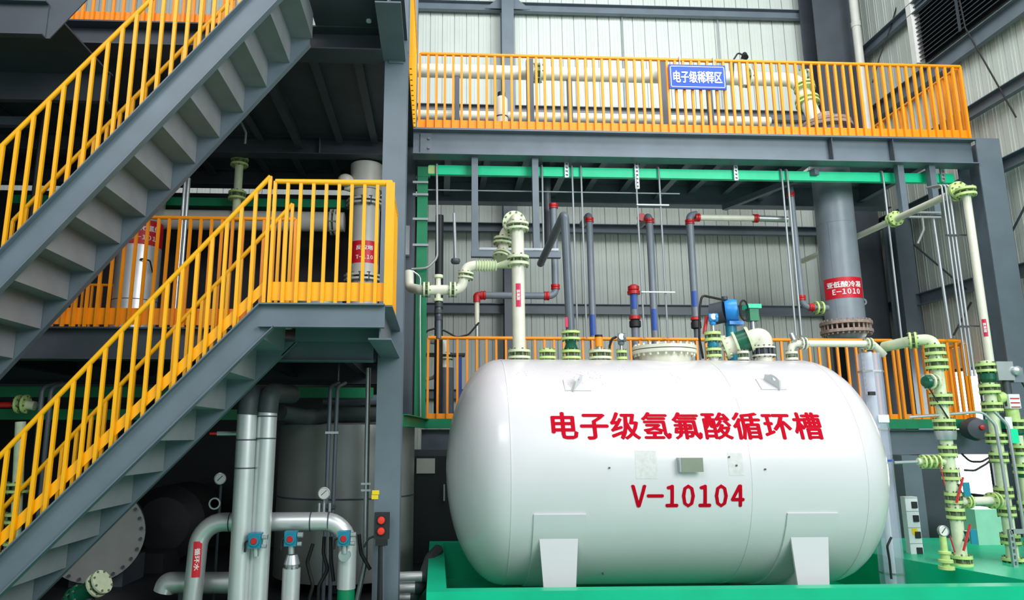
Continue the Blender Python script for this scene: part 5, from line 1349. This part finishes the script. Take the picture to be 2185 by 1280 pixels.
# small gauge with green base
c = at(2010, 1132, VY-0.2)
t = thing('pressure_gauge', 'round white pressure gauge on a green foot standing on the green plinth', 'gauge', (c.x, VY-0.2, BZ))
gauge(t, c, 0.052)
MB().lathe((c.x, VY-0.2, BZ), (0, 0, 1), [(0, 0), (0.07, 0), (0.07, 0.03), (0.03, 0.035), (0.03, 0.06), (0.065, 0.065), (0.065, 0.09), (0.04, 0.095), (0.04, 0.14), (0.055, 0.145), (0.055, 0.165), (0.03, 0.17), (0.03, c.z-BZ-0.05), (0, c.z-BZ-0.05)], 20).build('green_foot', LIME, t)
lab(MB().bar(c+Vc(0.06, -0.02, -0.05), c+Vc(0.09, -0.02, -0.2), 0.014, 0.008).build('tag_strip', PINK, t), 'red hanging tag strip')

# right valve stack
def rz(py): return at(2150, py, RY).z
t = thing('valve_stack', 'crowded lime flanged valve stack at the right edge carrying a grey actuator', 'valve stack', (RX, RY, BZ))
MB().cyl((RX, RY, BZ), (RX, RY, rz(770)), 0.055, 18).build('pipe', PALEG, t)
for py, R_ in ((785, 0.1), (830, 0.1), (868, 0.1), (935, 0.1), (975, 0.085), (1050, 0.085), (1090, 0.085), (1150, 0.09), (1200, 0.1)):
    fpair(t, (RX, RY, rz(py)), (0, 0, 1), R_, 0.055, 0.065, 0.028, LIME)
MB().lathe((RX, RY, rz(818)), (0, 0, 1), [(0.05, 0), (0.085, 0.04), (0.085, 0.1), (0.05, 0.14)], 20).build('valve_body', GREENV, t)
c = Vc(RX+0.13, RY-0.05, rz(797))
MB().box(c.x-0.1, c.x+0.08, c.y-0.06, c.y+0.06, c.z-0.08, c.z+0.12).build('actuator', CHROME, t)
MB().lathe(c+Vc(0.1, -0.06, 0.02), (0, -1, 0), [(0, 0), (0.05, 0), (0.05, 0.03), (0.02, 0.05), (0, 0.05)], 18).build('actuator_cap', CHROME, t)
MB().box(c.x+0.08, c.x+0.2, c.y-0.04, c.y+0.04, c.z-0.1, c.z+0.06).build('limit_switch', PVC, t)
MB().tube([c+Vc(0.15, -0.02, -0.02), c+Vc(0.2, -0.03, -0.15), c+Vc(0.22, -0.03, -0.24), c+Vc(0.19, -0.03, -0.3)], 0.01, 8, 0.05).build('cable', RUBBER, t)
MB().cyl((c.x+0.02, c.y, c.z-0.08), (c.x+0.02, c.y, c.z-0.35), 0.035, 14).build('support_post', STEEL_D, t)
MB().tube([(RX+0.05, RY-0.02, rz(850)), (RX+0.2, RY-0.02, rz(845)), (RX+0.2, RY-0.02, rz(900))], 0.06, 18, 0.1).build('side_elbow', LIME, t)
lab(MB().box(RX+0.12, RX+0.24, RY-0.1, RY-0.02, rz(872), rz(842)).build('white_plate', PANELW, t), 'small white plate with red strips')
for k in range(3): z = rz(850+k*9); MB().box(RX+0.13, RX+0.23, RY-0.104, RY-0.1, z-0.012, z).build('red_strip', REDC, t)
x2 = RX+0.24
MB().cyl((x2, RY, BZ), (x2, RY, rz(880)), 0.045, 16).build('second_pipe', PALEG, t)
for py in (905, 960, 1000, 1080, 1170): fpair(t, (x2, RY, rz(py)), (0, 0, 1), 0.09, 0.045, 0.07, 0.028, LIME)
for py in (930, 1020): MB().lathe((x2, RY, rz(py)), (0, 0, 1), [(0.04, 0), (0.075, 0.03), (0.075, 0.09), (0.05, 0.12)], 18).build('valve_body', GREENV, t)
MB().box(RX+0.03, RX+0.1, RY-0.12, RY-0.11, rz(915), rz(890)).build('white_tag', PANELW, t)
MB().box(RX+0.06, RX+0.14, RY-0.13, RY-0.1, rz(945), rz(915)).build('green_tag', GREENB, t)
# curved twin tubes in front
for k, (dx, lb) in enumerate(((0, 'left one of two bent steel tubes in front of the right valve stack'), (26, 'right one of two bent steel tubes in front of the right valve stack'))):
    pts = [at(1940+dx, 890, RY-0.1), at(2096+dx, 878, RY-0.2), at(2124+dx, 906, RY-0.22), at(2140+dx, 1000, RY-0.22), at(2172+dx, 1215, RY-0.22)]
    pts[-1].z = BZ; pts[-1].x = pts[-2].x+0.005
    solo(MB().tube(pts if k == 0 else pts[1:], 0.015, 10, 0.12), 'bent_tube', CHROME, lb, 'tube')
st = strut('slotted upright strut standing on the plinth at the right edge', (2158, 1130), (2170, 1222), 0.045, RY-0.26)
a, b = at(2158, 1134, RY-0.26), at(2230, 1134, RY-0.26)
MB().box(a.x, b.x, RY-0.26, RY-0.23, a.z-0.022, a.z+0.022).build('top_rail', CHROME, st)
strut('slotted upright strut beside the top of the clear column', (1840, 742), (1850, 860), 0.045, 7.75)
# dark valve handwheel in the background and hanging cables
c = at(2085, 915, 9.3)
t = thing('dark_actuator', 'dark round actuator hanging under the lower walkway at the right', 'actuator', c-Vc(0, 0, 0.2))
MB().lathe(c, (-0.3, -1, 0), [(0, -0.2), (0.14, -0.2), (0.16, -0.05), (0.13, 0.05), (0, 0.08)], 26).build('housing', STEEL_D, t)
MB().lathe(c+Vc(0.0, -0.09, 0.02), (-0.3, -1, 0), [(0, 0), (0.035, 0), (0.03, 0.02), (0, 0.025)], 16).build('red_eye', REDC, t)
for pts, lb in ((((2052, 968), (2070, 985), (2095, 985), (2125, 968)), 'upper black cable sagging in front of the low window'), (((2058, 1003), (2080, 1004), (2104, 990), (2128, 970)), 'lower black cable sagging in front of the low window')):
    solo(MB().tube([at(x, y, 8.8) for x, y in pts], 0.014, 8, 0.12), 'hanging_cable', RUBBER, lb, 'cable')
# tall slate post and slate door below the lower walkway
a, b = at(1925, 985, 9.2), at(1955, 985, 9.2)
solo(MB().box(a.x, b.x+0.06, 9.2, 9.4, 0, LZ-0.48), 'steel_post', STEEL, 'slate post under the lower walkway right of the clear column', 'post')
a, b = at(1962, 1000, 9.5), at(2035, 1165, 9.5)
solo(MB().box(a.x, b.x, 9.5, 9.6, 0, a.z), 'dark_partition', STEEL_D, 'dark partition under the lower walkway behind the left valve stack', 'partition')
a, b = at(1960, 957, 9.45), at(2000, 973, 9.45)
# pale green box and white cylinder shaped as the window glare on the plinth
a, b = at(2066, 1085, 8.6), at(2142, 1165, 8.6)
solo(MB().box(a.x, b.x, 8.5, 8.9, BZ, a.z), 'green_box', mat('pale_green_box_paint', (150, 214, 186), 0.4), 'pale green box on the plinth behind the valve stacks', 'box')
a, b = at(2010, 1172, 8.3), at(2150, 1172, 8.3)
solo(MB().cyl((a.x, 8.3, a.z), (b.x, 8.3, a.z), a.z-BZ, 24), 'plinth_glare', PANELW, 'white cylinder shaped as the window glare on the green plinth', 'pipe')

# clear plastic column with level gauge
CX0, CX1, CY0, CY1 = 4.74, 4.96, 7.55, 7.78
zt, zb_ = at(1880, 752, 7.55).z, 0.12
t = thing('clear_column', 'tall clear bluish plastic column right of the tank, joints and white strip inside', 'column', ((CX0+CX1)/2, (CY0+CY1)/2, zb_))
th = 0.006
mb = MB()
cen = ((CX0+CX1)/2, (CY0+CY1)/2); Rr = 0.125
ri = [[Vc(cen[0]+r*cos(2*pi*k/8+pi/8), cen[1]+r*sin(2*pi*k/8+pi/8), z) for k in range(8)] for r, z in ((Rr, zb_), (Rr, zt), (Rr-th, zt), (Rr-th, zb_), (Rr, zb_))]
mb.loft(ri, cap=False); mb.build('clear_shell', CLEAR, t, sharp=10)
for py in (792, 917, 985, 1230):
    z = at(1880, py, 7.5).z; mb = MB()
    mb.loft([[Vc(cen[0]+r*cos(2*pi*k/8+pi/8), cen[1]+r*sin(2*pi*k/8+pi/8), z+h) for k in range(8)] for r, h in ((Rr+0.001, 0), (Rr+0.006, 0), (Rr+0.006, 0.02), (Rr+0.001, 0.02), (Rr+0.001, 0))], cap=False); mb.build('joint_band', CHROME if py != 985 else BLUEL, t)
MB().cyl((cen[0], cen[1], zb_), (cen[0], cen[1], zt+0.02), 0.035, 14).build('inner_tube', PANELW, t)
z1, z0 = at(1890, 1030, 7.5).z, at(1890, 1046, 7.5).z
MB().lathe((cen[0], cen[1], z0), (0, 0, 1), [(0.036, 0), (0.05, 0), (0.05, z1-z0), (0.036, z1-z0)], 16).build('red_ring', PINK, t)
z1, z0 = at(1890, 885, 7.5).z, at(1890, 901, 7.5).z
MB().box(cen[0]-0.05, cen[0]+0.07, cen[1]-Rr-0.006, cen[1]-Rr, z0, z1).build('white_label', PANELW, t)
z1 = at(1875, 835, 7.5).z
MB().box(CX0-0.02, CX0+0.05, cen[1]-Rr-0.02, cen[1]-Rr+0.01, z1-0.04, z1).build('black_clip', RUBBER, t)
MB().box(cen[0]-0.1, cen[0]+0.1, cen[1]-0.1, cen[1]+0.1, 0.012, zb_).build('foot', BLUEL, t)
# white switch panel
a, b = at(1934, 1060, 7.9), at(1972, 1190, 7.9)
t = thing('switchboard', 'white board with four square dark switches and a yellow tag beside the clear column', 'panel', ((a.x+b.x)/2, 7.9, b.z))
x0, x1 = a.x-0.02, b.x-0.0
MB().box(x0, x1, 7.9, 7.98, BZ, a.z).build('panel', PANELW, t)
for py in (1077, 1106, 1141, 1175):
    z = at(1957, py, 7.9).z; MB().box(x1-0.075, x1-0.015, 7.885, 7.9, z-0.035, z+0.035).build('switch', SOOT, t)
    MB().box(x0+0.0, x1, 7.896, 7.9, z+0.075, z+0.08).build('joint_line', WIRE, t)
z = at(1945, 1133, 7.9).z
lab(MB().box(x0+0.04, x0+0.1, 7.895, 7.9, z-0.035, z+0.03).build('tag', YELLOW, t), 'small yellow tag')
# black cord by the clear column
solo(MB().tube([at(x, y, 7.2) for x, y in ((1902, 1146), (1893, 1165), (1898, 1195), (1902, 1235))], 0.011, 8, 0.06), 'black_cable', RUBBER, 'black cord hanging at the foot of the clear column', 'cord')

# a few more things seen in the dark at the upper left
q = at(72, 420, 8.6)
solo(MB().cyl((q.x, 8.6, LZL), (q.x, 8.6, UZF-0.02), 0.03, 12), 'dark_post', SOOT, 'dark upright tube behind the upper stair handrail at the far left', 'tube')
q = at(20, 257, 9.0)
solo(MB().box(-8.8, q.x+0.3, 9.0, 9.1, q.z-0.06, q.z+0.06), 'steel_tie', STEEL, 'level slate tie at the left edge behind the upper stair handrail', 'beam')
